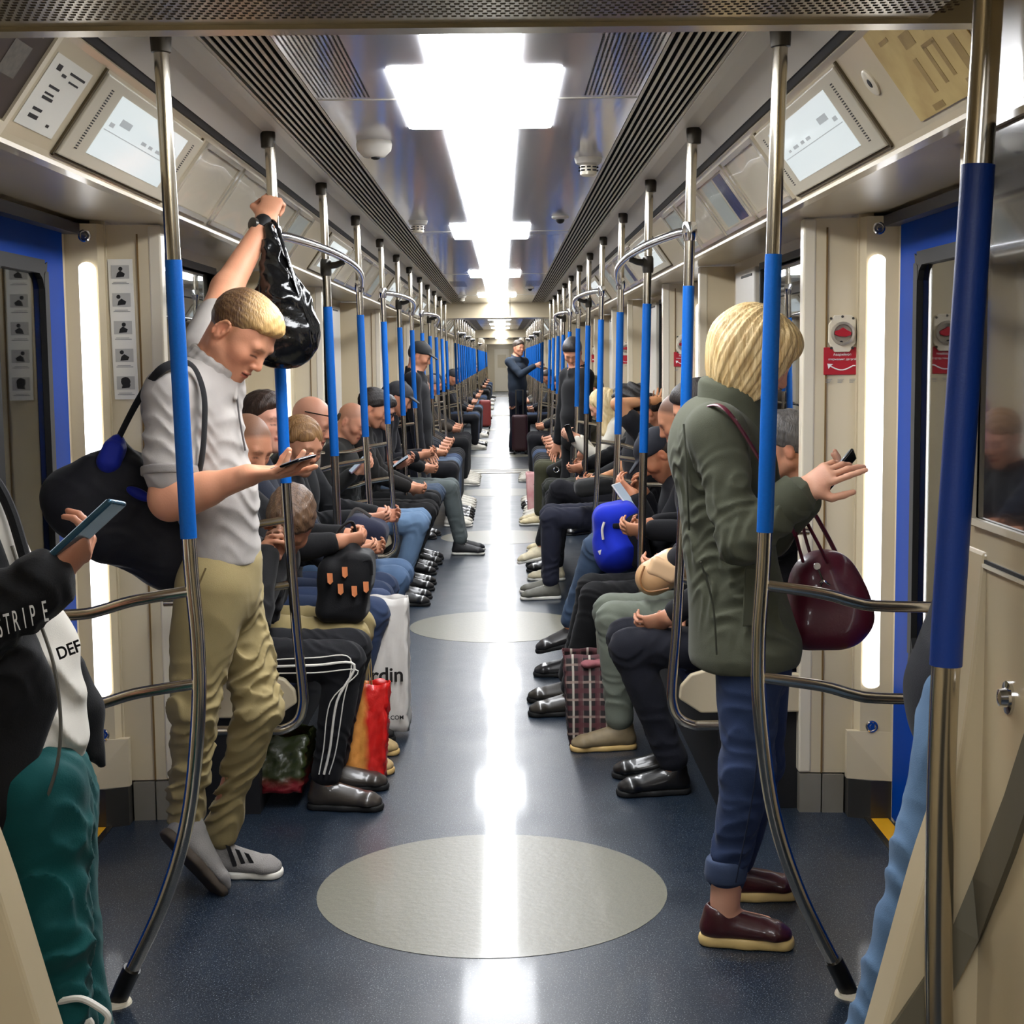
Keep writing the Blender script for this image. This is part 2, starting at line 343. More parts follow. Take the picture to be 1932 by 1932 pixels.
ordn = ['first', 'second', 'third', 'fourth', 'fifth', 'sixth', 'seventh', 'eighth', 'ninth', 'tenth', 'eleventh', 'twelfth', 'thirteenth', 'fourteenth', 'fifteenth', 'sixteenth']
# draught screens beside the doors, with the light strip facing the door
def make_screen(s, yface, dirn, label):
    """screen whose lit face lies at yface and looks along dirn (-1 toward the near end)"""
    t = thing('draught_screen', (s*1.22, yface, 0), label, 'screen', None)
    d = -dirn
    P = lambda pts, z0, z1: MB().prism([(x*s, y, z0) for x, y in pts], (0, 0, z1-z0))
    yi, yo = yface+d*.06, yface-d*.03              # inner edge lies deeper than the outer edge
    prof = [(1.08, yi), (1.25, yi-d*.014), (1.268, yo+d*.022), (1.372, yo), (1.372, yi+d*.075), (1.08, yi+d*.045)]
    P(prof, .14, 2.03).build('panel', CREAM, t)
    P([(1.072, yi-d*.006), (1.115, yi-d*.006), (1.115, yi+d*.052), (1.072, yi+d*.052)], .14, 2.03).build('edge_trim', IVORY, t, bevel=.006)
    P([(1.148, yi-d*.0115), (1.153, yi-d*.0115), (1.153, yi), (1.148, yi)], .14, 2.0).build('joint', mat('joint_brown', (120, 92, 50), .7), t)
    for (pts) in ([(1.075, yi-d*.010), (1.148, yi-d*.015), (1.148, yi+d*.03), (1.075, yi+d*.03)], [(1.153, yi-d*.016), (1.225, yi-d*.02), (1.225, yi+d*.03), (1.153, yi+d*.03)]):
        P(pts, 0, .135).build('kick_plate', KICK, t)
    P([(1.23, yo+d*.02), (1.30, yo-d*.012), (1.372, yo-d*.012), (1.372, yi), (1.23, yi)], 0, .135).build('kick_plate', DARKSTEEL, t)
    MB().prism([(s*1.225, yo+d*.024, .135), (s*1.225, yo+d*.024, .30), (s*1.372, yo, .30), (s*1.372, yo-d*.022, .135)], (0, d*.03, 0)).build('step', CREAM, t)
    mbk = MB(); x0, x1, z0, z1 = 1.272, 1.333, .45, 1.905
    yy = lambda x: yo+d*.025*(1.372-x)/.142
    pts = [(s*(x0 + (x1-x0)*(.5-.5*math.cos(a))), yy(1.3)-d*.0035, (z1-.03+.03*math.sin(a)) if a < PI else z0+.012+.012*math.sin(a)) for a in [i*PI/8 for i in range(9)]]
    pts += [(s*(x1-(x1-x0)*(.5-.5*math.cos(a))), yy(1.3)-d*.0035, z0+.02-.02*math.sin(a)) for a in [i*PI/8 for i in range(9)]]
    if (s > 0) == (d > 0): pts = pts[::-1]
    MB().prism(pts, (0, d*.006, 0)).build('light_strip', LSTRIP, t)
    for zz in (1.99, .318):
        MB().lathe((s*1.305, yy(1.305)-d*.001, zz), (0, -d, 0), [(.021, -.004), (.021, .003), (.016, .004), (.013, -.001), (.007, -.001), (.006, .003)], 16).build('screw_cap', CHROME, t, True)
    return t
for s in (-1, 1):
    sd = 'left' if s < 0 else 'right'
    b0 = make_screen(s, 5.05, -1, 'cream draught screen with light strip at the nearest door, %s side' % sd)
    a0 = make_screen(s, A[0]-.05, 1, 'cream draught screen behind the nearest seats, %s side' % sd)
    for k in range(1, 9):
        dup(b0, (0, OFF(k), 0), 'cream draught screen with light strip facing us beyond the %s %s door' % (ordn[k], sd), 'draught screens along the %s wall' % sd)
        dup(a0, (0, OFF(k), 0), 'cream draught screen facing away before the %s %s door' % (ordn[k], sd), 'draught screens along the %s wall' % sd)

# ceiling lights: cross-shaped panels joined by a narrow strip
def diff(x, y0, y1, r=.018):
    p = [(-x+r, y0), (x-r, y0), (x, y0+r), (x, y1-r), (x-r, y1), (-x+r, y1), (-x, y1-r), (-x, y0+r)]
    return MB().prism([(a, b, 2.2965) for a, b in p], (0, 0, .007))
def make_light(y):
    t = thing('ceiling_light', (0, y+.5, 2.30), 'nearest bright white cross-shaped ceiling light panel', 'ceiling light', 'cross-shaped ceiling lights')
    diff(.222, y, y+.455).build('diffuser', LCEIL, t); diff(.222, y+.463, y+.99).build('diffuser', LCEIL, t)
    diff(.113, y+.995, y+PER-.005, .004).build('diffuser', LCEIL, t)
    return t
l0 = make_light(3.87)
names = ['second', 'third', 'fourth']
for k in range(1, 13): dup(l0, (0, OFF(k), 0), ('%s white cross-shaped ceiling light along the aisle' % names[k-1]) if k < 4 else 'small far white ceiling light beyond the first carriage end')
dup(l0, (0, -PER, 0), 'ceiling light whose narrow white strip emerges past the near header')
struct(MB().box(-1.42, 1.42, YN-.05, YN, 0, 2.42), 'wall_bounce', CREAM)  # unseen cross wall behind the camera, added to bounce light forward

# headers where the carriage ends
hk = 0
for yb in (20.35, 40.55, 60.75):
    hk += 1
    struct(MB().box(-.85, .85, yb, yb+.9, 2.105, 2.31).box(-.85, .85, yb-.012, yb, 2.105, 2.122), 'beam', CREAM)
    if yb < 30:
        struct(MB().box(-.16, -.13, yb-.006, yb, 2.17, 2.22), 'trim_11', WHITEP)
        struct(MB().box(.158, .162, yb-.006, yb, 2.12, 2.30), 'trim_12', DARK)
    for s in (-1, 1):
        struct(MB().box(s*.85, s*1.3, yb+.1, yb+.8, 0, 2.31), 'wall_end', CREAM)
struct(MB().box(-1.4, 1.4, YF, YF+.1, 0, 2.4), 'wall_far', CREAM)
fd = struct(MB().box(-.34, .34, YF-.05, YF-.001, .02, 1.95), 'door_far', IVORY)
struct(MB().box(-.2, .2, YF-.06, YF-.05, 1.1, 1.7), 'panel', CREAM, fd)

# ---- handrail poles --------------------------------------------------------------------------
RP, RS = .0172, .0192
def make_pole(s, y, kind, label, group, sleeve=BLUE):
    t = thing('handrail_pole', (s*.67, y, 0), label, 'pole', group)
    if kind == 'A0': path = [(.696, 2.31), (.684, 1.85), (.668, 1.17), (.655, .92), (.66, .74), (.70, .49), (.775, .27), (.885, .05)]
    elif kind in 'AB': path = [(.690, 2.31), (.680, 1.85), (.665, 1.17), (.643, .70), (.625, .48), (.626, .41), (.645, .36), (.69, .332), (.74, .328), (.93, .328)]
    elif kind == 'R0': path = [(.70, 2.31), (.682, 1.862), (.652, 1.20), (.648, .85), (.655, .5), (.66, 0.0)]
    else: path = [(.690, 2.31), (.680, 1.85), (.660, 1.0), (.652, .5), (.66, .33)]
    dyf = (lambda z: y+.11*max(0, (.7-z)/.65)) if kind == 'A0' else (lambda z: y)
    pp = smoothpath([(s*x, dyf(z), z) for x, z in path], 6)
    r = RP*1.1 if kind == 'R0' else RP
    MB().tube(pp, r, 14).build('pole', STEEL, t, True)
    top = [p for p in smoothpath([(s*x, dyf(z), z) for x, z in path], 14) if 1.162 <= p[2] <= 1.846]
    MB().tube(top, (RS*1.12 if kind == 'R0' else RS), 14).build('sleeve', sleeve, t, True)
    MB().lathe((s*.695, y, 2.318), (s*.012, 0, -1), [(.024, 0), (.025, .012), (.0225, .05), (.0185, .052)], 12).build('top_socket', mat('socket_dark', (70, 66, 60), .35, .8), t, True)
    if kind == 'A0':
        a, b = np.array(pp[-4]), np.array(pp[-1])
        b2 = np.array([s*.913, dyf(.0)+.005, -.01]); MB().tube([a*.35+b*.65-(b2-b)*.2, b, b2], .0225, 14).build('foot_sleeve', mat('foot_black', (18, 17, 15), .35), t, True)
        MB().lathe((s*.912, dyf(0), 0), (0, 0, 1), [(.042, 0), (.04, .006), (.022, .010)], 20).build('floor_flange', IVORY, t, True)
    if kind in ('A0', 'A', 'B'):
        for z in (1.047, .828):
            x0 = .662 if z > 1 else .655
            MB().tube(smoothpath([(s*x0, y, z), (s*.80, y, z-.022), (s*.875, y, z-.043), (s*.93, y, z-.053), (s*1.085, y, z-.058)], 4), .0135, 10).build('rail', STEEL, t, True)
    return t
near = {'A': 'near edge', 'B': 'far edge'}
for s in (-1, 1):
    sd = 'left' if s < 0 else 'right'; n = 2
    g = 'steel poles with blue sleeves along the %s' % sd
    make_pole(s, 3.48, 'A0', 'steel pole with blue sleeve and outward curved foot, %s side, first' % sd, g)
    b = make_pole(s, 5.03, 'B', 'second blue sleeved pole on the %s, hooked under the seat end' % sd, g)
    c = make_pole(s, 6.48, 'C', 'third blue sleeved pole on the %s, straight in front of the seats' % sd, g)
    a = make_pole(s, 7.96, 'A', 'fourth blue sleeved pole on the %s, at the far end of the first bench' % sd, g)
    n = 5
    for k in range(1, 13):
        for o in (b, c, a):
            far = n > 16
            lb = 'distant blue sleeved pole in the far carriages, %s row' % sd if far else '%s blue sleeved pole counted from the front, %s row' % (ordn[n-1], sd)
            dup(o, (0, A[k+1]-7.96 if o is a else OFF(k), 0), lb, ('far blue poles, %s row' % sd) if far else g); n += 1
make_pole(1, 1.98, 'R0', 'thick foreground steel pole with long dark blue sleeve beside the cabinet', None, NAVYS)
# overhead handrails joining three poles
def make_over(s, y):
    t = thing('overhead_handrail', (s*.66, y, 2.0), 'curved chrome handrail bridging the poles over the nearest %s bench' % ('left' if s < 0 else 'right'), 'handrail', 'curved overhead handrails')
    MB().tube(smoothpath([(s*.672, y, 1.985), (s*.655, y+.2, 1.992), (s*.622, y+.75, 2.0), (s*.604, y+1.45, 2.004), (s*.612, y+2.1, 2.0), (s*.64, y+2.6, 1.985), (s*.672, y+2.93, 1.955)], 6), .0165, 12).build('rail', CHROME, t, True)
    MB().tube([(s*.68, y+1.45, 1.972), (s*.64, y+1.45, 1.976), (s*.604, y+1.45, 1.99)], [.016, .014, .012], 10).lathe((s*.683, y+1.45, 1.93), (0, 0, 1), [(.0215, 0), (.024, .01), (.024, .06), (.021, .07)], 12).build('bracket', DARKSTEEL, t, True)
    MB().lathe((s*.683, y, 1.955), (0, 0, 1), [(.022, 0), (.025, .012), (.025, .048), (.022, .06)], 12).build('clamp', CHROME, t, True)
    MB().lathe((s*.680, y+2.93, 1.925), (0, 0, 1), [(.022, 0), (.025, .012), (.025, .048), (.022, .06)], 12).build('clamp', CHROME, t, True)
    return t
for s in (-1, 1):
    o = make_over(s, 5.03)
    for k in (1, 2, 4, 5, 6, 8): dup(o, (0, OFF(k), 0), 'curved chrome handrail over the %s bench on the %s' % (ordn[k], 'left' if s < 0 else 'right'))

# ---- benches ----------------------------------------------------------------------------------
def make_bench(s, k):
    y0, y1 = B[k]+.12, (A[k+1]-.12 if k % 4 != 3 else B[k]+1.7)
    t = thing('bench_seat', (s*1.0, (y0+y1)/2, 0), 'long bench under the passengers, %s side, %s from the front' % ('left' if s < 0 else 'right', ordn[k]), 'bench', 'passenger benches')
    MB().box(s*.80, s*XW, y0, y1, .0, .37).build('plinth', mat('plinth_dark', (26, 26, 28), .6), t)
    n = 6 if k % 4 != 3 else 3
    for i in range(n):
        a, b = y0+(y1-y0)*i/n+.004, y0+(y1-y0)*(i+1)/n-.004
        MB().prism([(s*.70, a, .40), (s*.70, a, .435), (s*.74, a, .455), (s*1.12, a, .435), (s*1.2, a, .38), (s*.74, a, .375)], (0, b-a, 0)).build('cushion', SEAT, t, bevel=.012)
        MB().prism([(s*1.12, a, .44), (s*1.22, a, .90), (s*1.247, a, .90), (s*1.247, a, .40), (s*1.15, a, .40)], (0, b-a, 0)).build('backrest', SEAT, t, bevel=.012)
    for yy in (y0-.035, y1+.005):
        q = [(s*.66, yy, .40), (s*.665, yy, .445), (s*.70, yy, .485), (s*.76, yy, .503), (s*.95, yy, .49), (s*1.2, yy, .48), (s*1.2, yy, .35), (s*.735, yy, .35)]
        MB().prism(q, (0, .03, 0)).build('end_plate', CREAM, t, bevel=.006)
    return t
for k in range(8):
    for s in (-1, 1): make_bench(s, k)
# ================================================================== monitors, frames, notices on the cove
CB, CT = np.array([.955, 2.052]), np.array([.822, 2.238])
CU = (CT-CB); CL = np.linalg.norm(CU); CU = CU/CL; CN = np.array([-CU[1], CU[0]])     # CN points into the car and down
def cov(s, y, t, off=0.0):
    p = CB+CU*(t*CL)+CN*off; return np.array([s*p[0], y, p[1]])
def cpanel(s, y0, y1, t0, t1, off, th, mb=None):
    mb = mb or MB(); n = np.array([s*CN[0], 0, CN[1]])
    return mb.prism([cov(s, y0, t0, off), cov(s, y1, t0, off), cov(s, y1, t1, off), cov(s, y0, t1, off)], n*th)
def make_monitor(s, y0, y1, label, group):
    t = thing('wall_monitor', cov(s, (y0+y1)/2, .5), label, 'monitor', group)
    mb = cpanel(s, y0, y1, .02, .97, 0, .012); mb.build('housing', mat('monitor_ivory', (196, 188, 168), .35), t, bevel=.004)
    fr = MB()
    for a in ((y0-.012, y0, .0, 1), (y1, y1+.012, 0, 1)): cpanel(s, a[0], a[1], a[2], a[3], 0, .006, fr)
    cpanel(s, y0, y1, -.02, .015, 0, .005, fr); fr.build('gap', mat('gap_brown', (88, 76, 54), .7), t)
    sc = cpanel(s, y0+.17, y1-.17, .16, .86, .012, .0015).build('screen', SCREEN, t)
    gm = MB()
    cpanel(s, y0+.18, y1-.19, .465, .475, .0136, .0004, gm)
    for i, (a, w, h) in enumerate(((.2, .04, .05), (.27, .10, .06), (.30, .07, .05), (.52, .05, .04), (.60, .04, .04), (.68, .06, .04), (.78, .03, .03))):
        cpanel(s, y0+a, y0+a+w, .52+(.06 if i in (1, 2) else 0), .52+h+(.08 if i in (1, 2) else 0), .0136, .0004, gm)
    gm.build('line_map', LCDINK, sc)['kind'] = 'stuff'
    sl = MB()
    for yy in (y0+.075, y1-.095):
        for i in range(24): cpanel(s, yy, yy+.02, .15+i*.03, .15+i*.03+.013, .0122, .0008, sl)
    o = sl.build('speaker_slots', BLACK, t); o['kind'] = 'stuff'
    return t
def make_frame(s, y0, y1, label, group, poster=None):
    t = thing('advert_frame', cov(s, (y0+y1)/2, .5), label, 'frame', group)
    cpanel(s, y0+.02, y1-.02, .08, .92, 0, .002).build('backing', IVORY, t)
    fr = MB()
    for (a, b, c, d) in ((y0, y0+.03, 0, 1), (y1-.03, y1, 0, 1), (y0, y1, 0, .07), (y0, y1, .93, 1)): cpanel(s, a, b, c, d, .0, .010, fr)
    fr.build('rim', mat('frame_rim', (206, 198, 180), .15, coat=.6), t)
    V = []; nn = 9; Fc = []
    for i in range(nn+1):
        for j in range(5):
            o = .009+.0016*math.sin(i*.9+s+y0)*math.sin(j*.8+y0); V.append(cov(s, y0+.02+(y1-y0-.04)*i/nn, .06+.88*j/4, o))
    for i in range(nn):
        for j in range(4): Fc.append((i*5+j, i*5+j+1, (i+1)*5+j+1, (i+1)*5+j))
    cv = mesh_obj('plastic_cover', V, Fc, CLEAR, t, True)
    if poster:
        for (a, b, c, d, m) in poster: cpanel(s, a, b, c, d, .0022, .0008).build('poster', m, t)
    return t
PHOTO = mat('photo_navy', (14, 26, 74), .3, noise=(30, .8, (60, 80, 140)))
PALE = mat('poster_pale', (190, 198, 192), .35)
for s in (-1, 1):
    sd = 'left' if s < 0 else 'right'
    m0 = make_monitor(s, 3.50, 4.58, 'wide line map monitor on the sloped panel above the nearest %s door' % sd, 'monitors above the doors')
    for k in range(1, 7): dup(m0, (0, OFF(k), 0), 'line map monitor above the %s %s door' % (ordn[k], sd))
    ys = [4.64, 5.30, 6.02, 6.72, 7.26]
    fs = []
    for i in range(4):
        po = None
        if s > 0 and i == 1: po = [(5.42, 5.60, .1, .9, PHOTO), (5.64, 5.9, .1, .9, PALE)]
        if s > 0 and i == 3: po = [(6.80, 7.2, .1, .9, PALE)]
        if s < 0 and i == 3: po = [(6.80, 7.15, .1, .9, PALE)]
        fs.append(make_frame(s, ys[i], ys[i+1]-.03, 'clear plastic advert frame above the %s bench, %s from the monitor' % (sd, ordn[i]), 'advert frames on the cove'))
        if po:
            for (a, b, c, d, m) in po: cpanel(s, a, b, c, d, .0022, .0008).build('poster', m, fs[-1])
    for k in range(1, 7):
        for i, o in enumerate(fs): dup(o, (0, OFF(k), 0), 'clear advert frame above the %s %s bench, %s after its monitor' % (ordn[k], sd, ordn[i]))
# near notices
n1 = thing('info_poster', cov(-1, 2.9, .5), 'dark brown poster with pale text lines, top left corner', 'poster')
cpanel(-1, 2.42, 3.10, .10, .95, .004, .004).build('sheet', mat('poster_brown', (58, 48, 42), .4), n1)
g = MB()
for (a, b, t0, t1) in ((2.55, 2.9, .8, .84), (2.6, 2.85, .66, .7), (2.5, 2.74, .58, .62), (2.86, 3.05, .88, .91), (2.6, 2.8, .42, .45), (2.75, 2.98, .30, .33), (2.75, 2.98, .22, .25), (2.75, 2.98, .26, .28)): cpanel(-1, a, b, t0, t1, .0082, .0005, g)
g.build('text_lines', mat('poster_pale_text', (128, 116, 104), .5), n1)['kind'] = 'stuff'
cpanel(-1, 2.93, 3.03, .45, .76, .0083, .0005).build('pale_block', mat('poster_block', (110, 104, 94), .5, noise=(60, .8, (80, 76, 70))), n1)
f = MB(); cpanel(-1, 3.10, 3.125, -.05, 1, .002, .012, f); cpanel(-1, 2.4, 3.10, -.05, .09, .002, .012, f); f.build('rim', IVORY, n1)
n2 = thing('notice_sticker', cov(-1, 3.30, .5), 'white notice sticker with black print beside the left monitor', 'sticker')
cpanel(-1, 3.18, 3.44, .12, .86, .0005, .0012).build('sheet', PAPER, n2)
g = MB()
for (a, b, t0, t1) in ((3.31, 3.42, .745, .77), (3.22, 3.25, .72, .78), (3.27, 3.30, .69, .72), (3.33, 3.40, .67, .69), (3.24, 3.31, .55, .575), (3.24, 3.30, .48, .50), (3.24, 3.31, .43, .46), (3.23, 3.29, .30, .33), (3.23, 3.29, .22, .26), (3.36, 3.38, .2, .23)): cpanel(-1, a, b, t0, t1, .0018, .0004, g)
g.build('print', INK, n2)['kind'] = 'stuff'
n3 = thing('notice_poster', cov(1, 3.1, .5), 'yellowed paper notice with smudged dark strokes, top right', 'poster')
cpanel(1, 2.72, 3.22, .06, 1.0, .002, .002).build('sheet', mat('paper_yellowed', (196, 172, 112), .6, noise=(9, .8, (158, 128, 72))), n3)
g = MB()
for (a, b, t0, t1) in ((3.02, 3.045, .22, .56), (2.94, 2.96, .24, .6), (2.88, 2.90, .26, .6), (2.88, 2.96, .58, .62), (3.03, 3.10, .08, .14), (2.78, 2.86, .14, .19), (2.84, 2.9, .7, .82), (2.97, 3.04, .66, .8), (3.1, 3.16, .82, .86), (2.78, 2.82, .2, .55)): cpanel(1, a, b, t0, t1, .0042, .0005, g)
g.build('strokes', mat('stroke_brown', (158, 132, 78), .6, noise=(20, .8, (120, 94, 50))), n3)['kind'] = 'stuff'
n4 = thing('speaker_eye', cov(1, 3.38, .75), 'small round speaker eye beside the right monitor', 'speaker')
nn = np.array([CN[0], 0, CN[1]])
MB().lathe(cov(1, 3.36, .62), nn, [(.032, 0), (.032, .004), (.026, .007), (.012, .005)], 20).build('bezel', IVORY, n4, True)
MB().lathe(cov(1, 3.36, .62, .0052), nn, [(.011, 0), (.009, .0012)], 14).build('opening', BLACK, n4)

# pictogram sheet on the left screen, emergency handle and red plate on the right screens
def on_screen(s, u, v): return pt(u, v, 5.06)
sh = thing('pictogram_sheet', (-1.205, 5.07, 1.69), 'white sticker sheet of five safety pictograms on the left draught screen', 'sticker')
yq = 5.045
MB().prism([(-1.248, yq+.045, 1.917), (-1.166, yq+.045, 1.917), (-1.160, yq+.045, 1.452), (-1.240, yq+.045, 1.452)], (0, .004, 0)).build('sheet', PAPER, sh)
for i in range(5):
    cz = 1.875-i*.092; cx = -1.207+i*.0015
    pg = MB().box(cx-.03, cx+.03, yq+.0435, yq+.045, cz-.022, cz+.022).build('pictogram', mat('picto_grey', (176, 174, 168), .6), sh)
    g = MB(); r = random.Random(i)
    g.lathe((cx-.004+r.uniform(-.008, .008), yq+.0435, cz+.010), (0, -1, 0), [(.007, 0), (.007, .0008)], 10)
    if i == 4: g.lathe((cx, yq+.0435, cz+.004), (0, -1, 0), [(.016, 0), (.016, .0009)], 12)
    g.prism([(cx-.014, yq+.0428, cz-.018), (cx+.012, yq+.0428, cz-.016), (cx+.016, yq+.0428, cz-.006), (cx, yq+.0428, cz+.004), (cx-.010, yq+.0428, cz-.004)], (0, .0008, 0))
    g.build('figure', INK, pg)
    MB().box(cx-.028, cx+.028, yq+.0437, yq+.045, cz-.040, cz-.0375).box(cx-.024, cx+.02, yq+.0437, yq+.045, cz-.035, cz-.033).build('caption', GREYINK, pg)
def make_handle(k):
    yy = 5.05+.06-.013+OFF(k); cx = 1.201; cz = 1.648
    t = thing('emergency_handle', (cx, yy, cz), 'round emergency door release with red lever on the nearest right screen' if k == 0 else '%s round emergency door release along the right wall' % ordn[k], 'door release', None if k == 0 else 'far emergency door releases')
    oc = [(-.046, -.03), (-.046, .03), (-.025, .062), (.03, .062), (.046, .048), (.046, -.03), (.025, -.062), (-.025, -.062)]
    MB().prism([(cx+a, yy, cz+b) for a, b in oc], (0, -.012, 0)).build('plate', IVORY, t, bevel=.003)
    MB().lathe((cx, yy-.012, cz), (0, -1, 0), [(.039, 0), (.039, .012), (.031, .014), (.029, .002)], 24).build('ring', mat('ring_grey', (176, 166, 150), .35, .5), t, True)
    MB().prism([(cx+a, yy-.014, cz+b) for a, b in ((-.028, .008), (-.012, .012), (.0, .02), (.012, .012), (.028, .004), (.026, -.006), (.01, -.012), (-.012, -.010), (-.028, -.004))], (0, -.012, 0)).build('lever', RED, t, bevel=.002)
    for a, b in ((-.038, .05), (.036, .05), (-.036, -.048), (.034, -.048), (0, .056)): MB().lathe((cx+a, yy-.011, cz+b), (0, -1, 0), [(.005, 0), (.004, .003)], 8).build('screw', DARKSTEEL, t)
    MB().lathe((cx-.004, yy-.014, cz-.030), (0, -1, 0), [(.006, 0), (.006, .003)], 10).build('keyhole', BLACK, t)
    return t
def make_plate(k):
    yy = 5.05+.06-.013+OFF(k); cx, cz = 1.203, 1.556
    t = thing('instruction_plate', (cx, yy, cz), 'red plate with white arrow and Cyrillic text below the door release' if k == 0 else 'red instruction plate, %s along the right wall' % ordn[k], 'sign', None if k == 0 else 'far red instruction plates')
    MB().box(cx-.062, cx+.062, yy-.004, yy, cz-.046, cz+.046).build('plate', RED, t, bevel=.002)
    u, w = (1, 0, 0), (0, 0, 1)
    if k < 2:
        text('Аварийное', .0115, WHITEINK, (cx, yy-.0056, cz+.018), u, w, t)
        text('открывание дверей', .0098, WHITEINK, (cx, yy-.0056, cz+.003), u, w, t)
    g = MB().tube([(cx-.04+.085*i/10, yy-.0046, cz-.016-.014*math.sin(PI*min(1, i/9))) for i in range(11)], .0022, 5)
    g.prism([(cx-.05, yy-.0046, cz-.008), (cx-.030, yy-.0046, cz-.010), (cx-.036, yy-.0046, cz-.014), (cx-.046, yy-.0046, cz-.026)], (0, -.001, 0))
    g.build('arrow', WHITEINK, t)
    for i in (-1, 0, 1):
        for j in range(3): MB().box(cx+i*.04-.014, cx+i*.04+.008-.004*j, yy-.0012, yy, cz-.062-j*.005, cz-.060-j*.005).build('caption', GREYINK, t)
    return t
for k in range(7): make_handle(k); make_plate(k)

# ceiling fittings: loudspeaker domes, smoke detectors, small camera domes
def dome(x, y, kind, label):
    t = thing('ceiling_speaker' if kind == 's' else 'smoke_detector' if kind == 'd' else 'dome_camera', (x, y, 2.302), label, {'s': 'speaker', 'd': 'detector', 'c': 'camera'}[kind])
    if kind == 's':
        MB().lathe((x, y, 2.302), (0, 0, -1), [(.058, 0), (.060, .012), (.057, .03), (.035, .052), (.02, .055)], 28).build('housing', WHITEP, t, True)
        MB().lathe((x+.005, y-.01, 2.252), (0, 0, -1), [(.017, 0), (.015, .008), (.008, .012)], 14).build('lens', BLACK, t, True)
    elif kind == 'd':
        MB().lathe((x, y, 2.302), (0, 0, -1), [(.052, 0), (.05, .008), (.046, .02), (.03, .028)], 24).build('base', WHITEP, t, True)
        MB().lathe((x, y, 2.276), (0, 0, -1), [(.031, 0), (.030, .034), (.022, .04)], 20).build('head', IVORY, t, True)
        for i in range(8):
            a = i*PI/4
            for zz in (2.268, 2.256): MB().box(x+.0295*math.cos(a)-.007, x+.0295*math.cos(a)+.007, y+.0295*math.sin(a)-.007, y+.0295*math.sin(a)+.007, zz-.0025, zz+.0025).build('vent', BLACK, t)
    else:
        MB().lathe((x, y, 2.302), (0, 0, -1), [(.045, 0), (.044, .010), (.03, .016)], 22).build('base', WHITEP, t, True)
        MB().lathe((x, y, 2.287), (0, 0, -1), [(.022, 0), (.02, .012), (.012, .02), (.003, .023)], 16).build('lens', BLACK, t, True)
def cz_at(u, v):
    d = RC @ np.array([u-966, v-966, F]); q = (2.27-H)/d[2]; return XC+d[0]*q, d[1]*q
for (u, v, k, l) in ((706, 285, 's', 'white loudspeaker dome on the left of the ceiling'), (1110, 315, 'd', 'white smoke detector on the right of the ceiling'), (789, 428, 'd', 'white smoke detector on the left of the ceiling, farther along'),
                     (1057, 420, 'c', 'small dome camera on the right of the ceiling'), (872, 563, 'd', 'far tiny smoke detector on the left before the beam'), (1000, 548, 'c', 'far tiny dome camera on the right before the beam')):
    x, y = cz_at(u, v); dome(x, y, k, l)
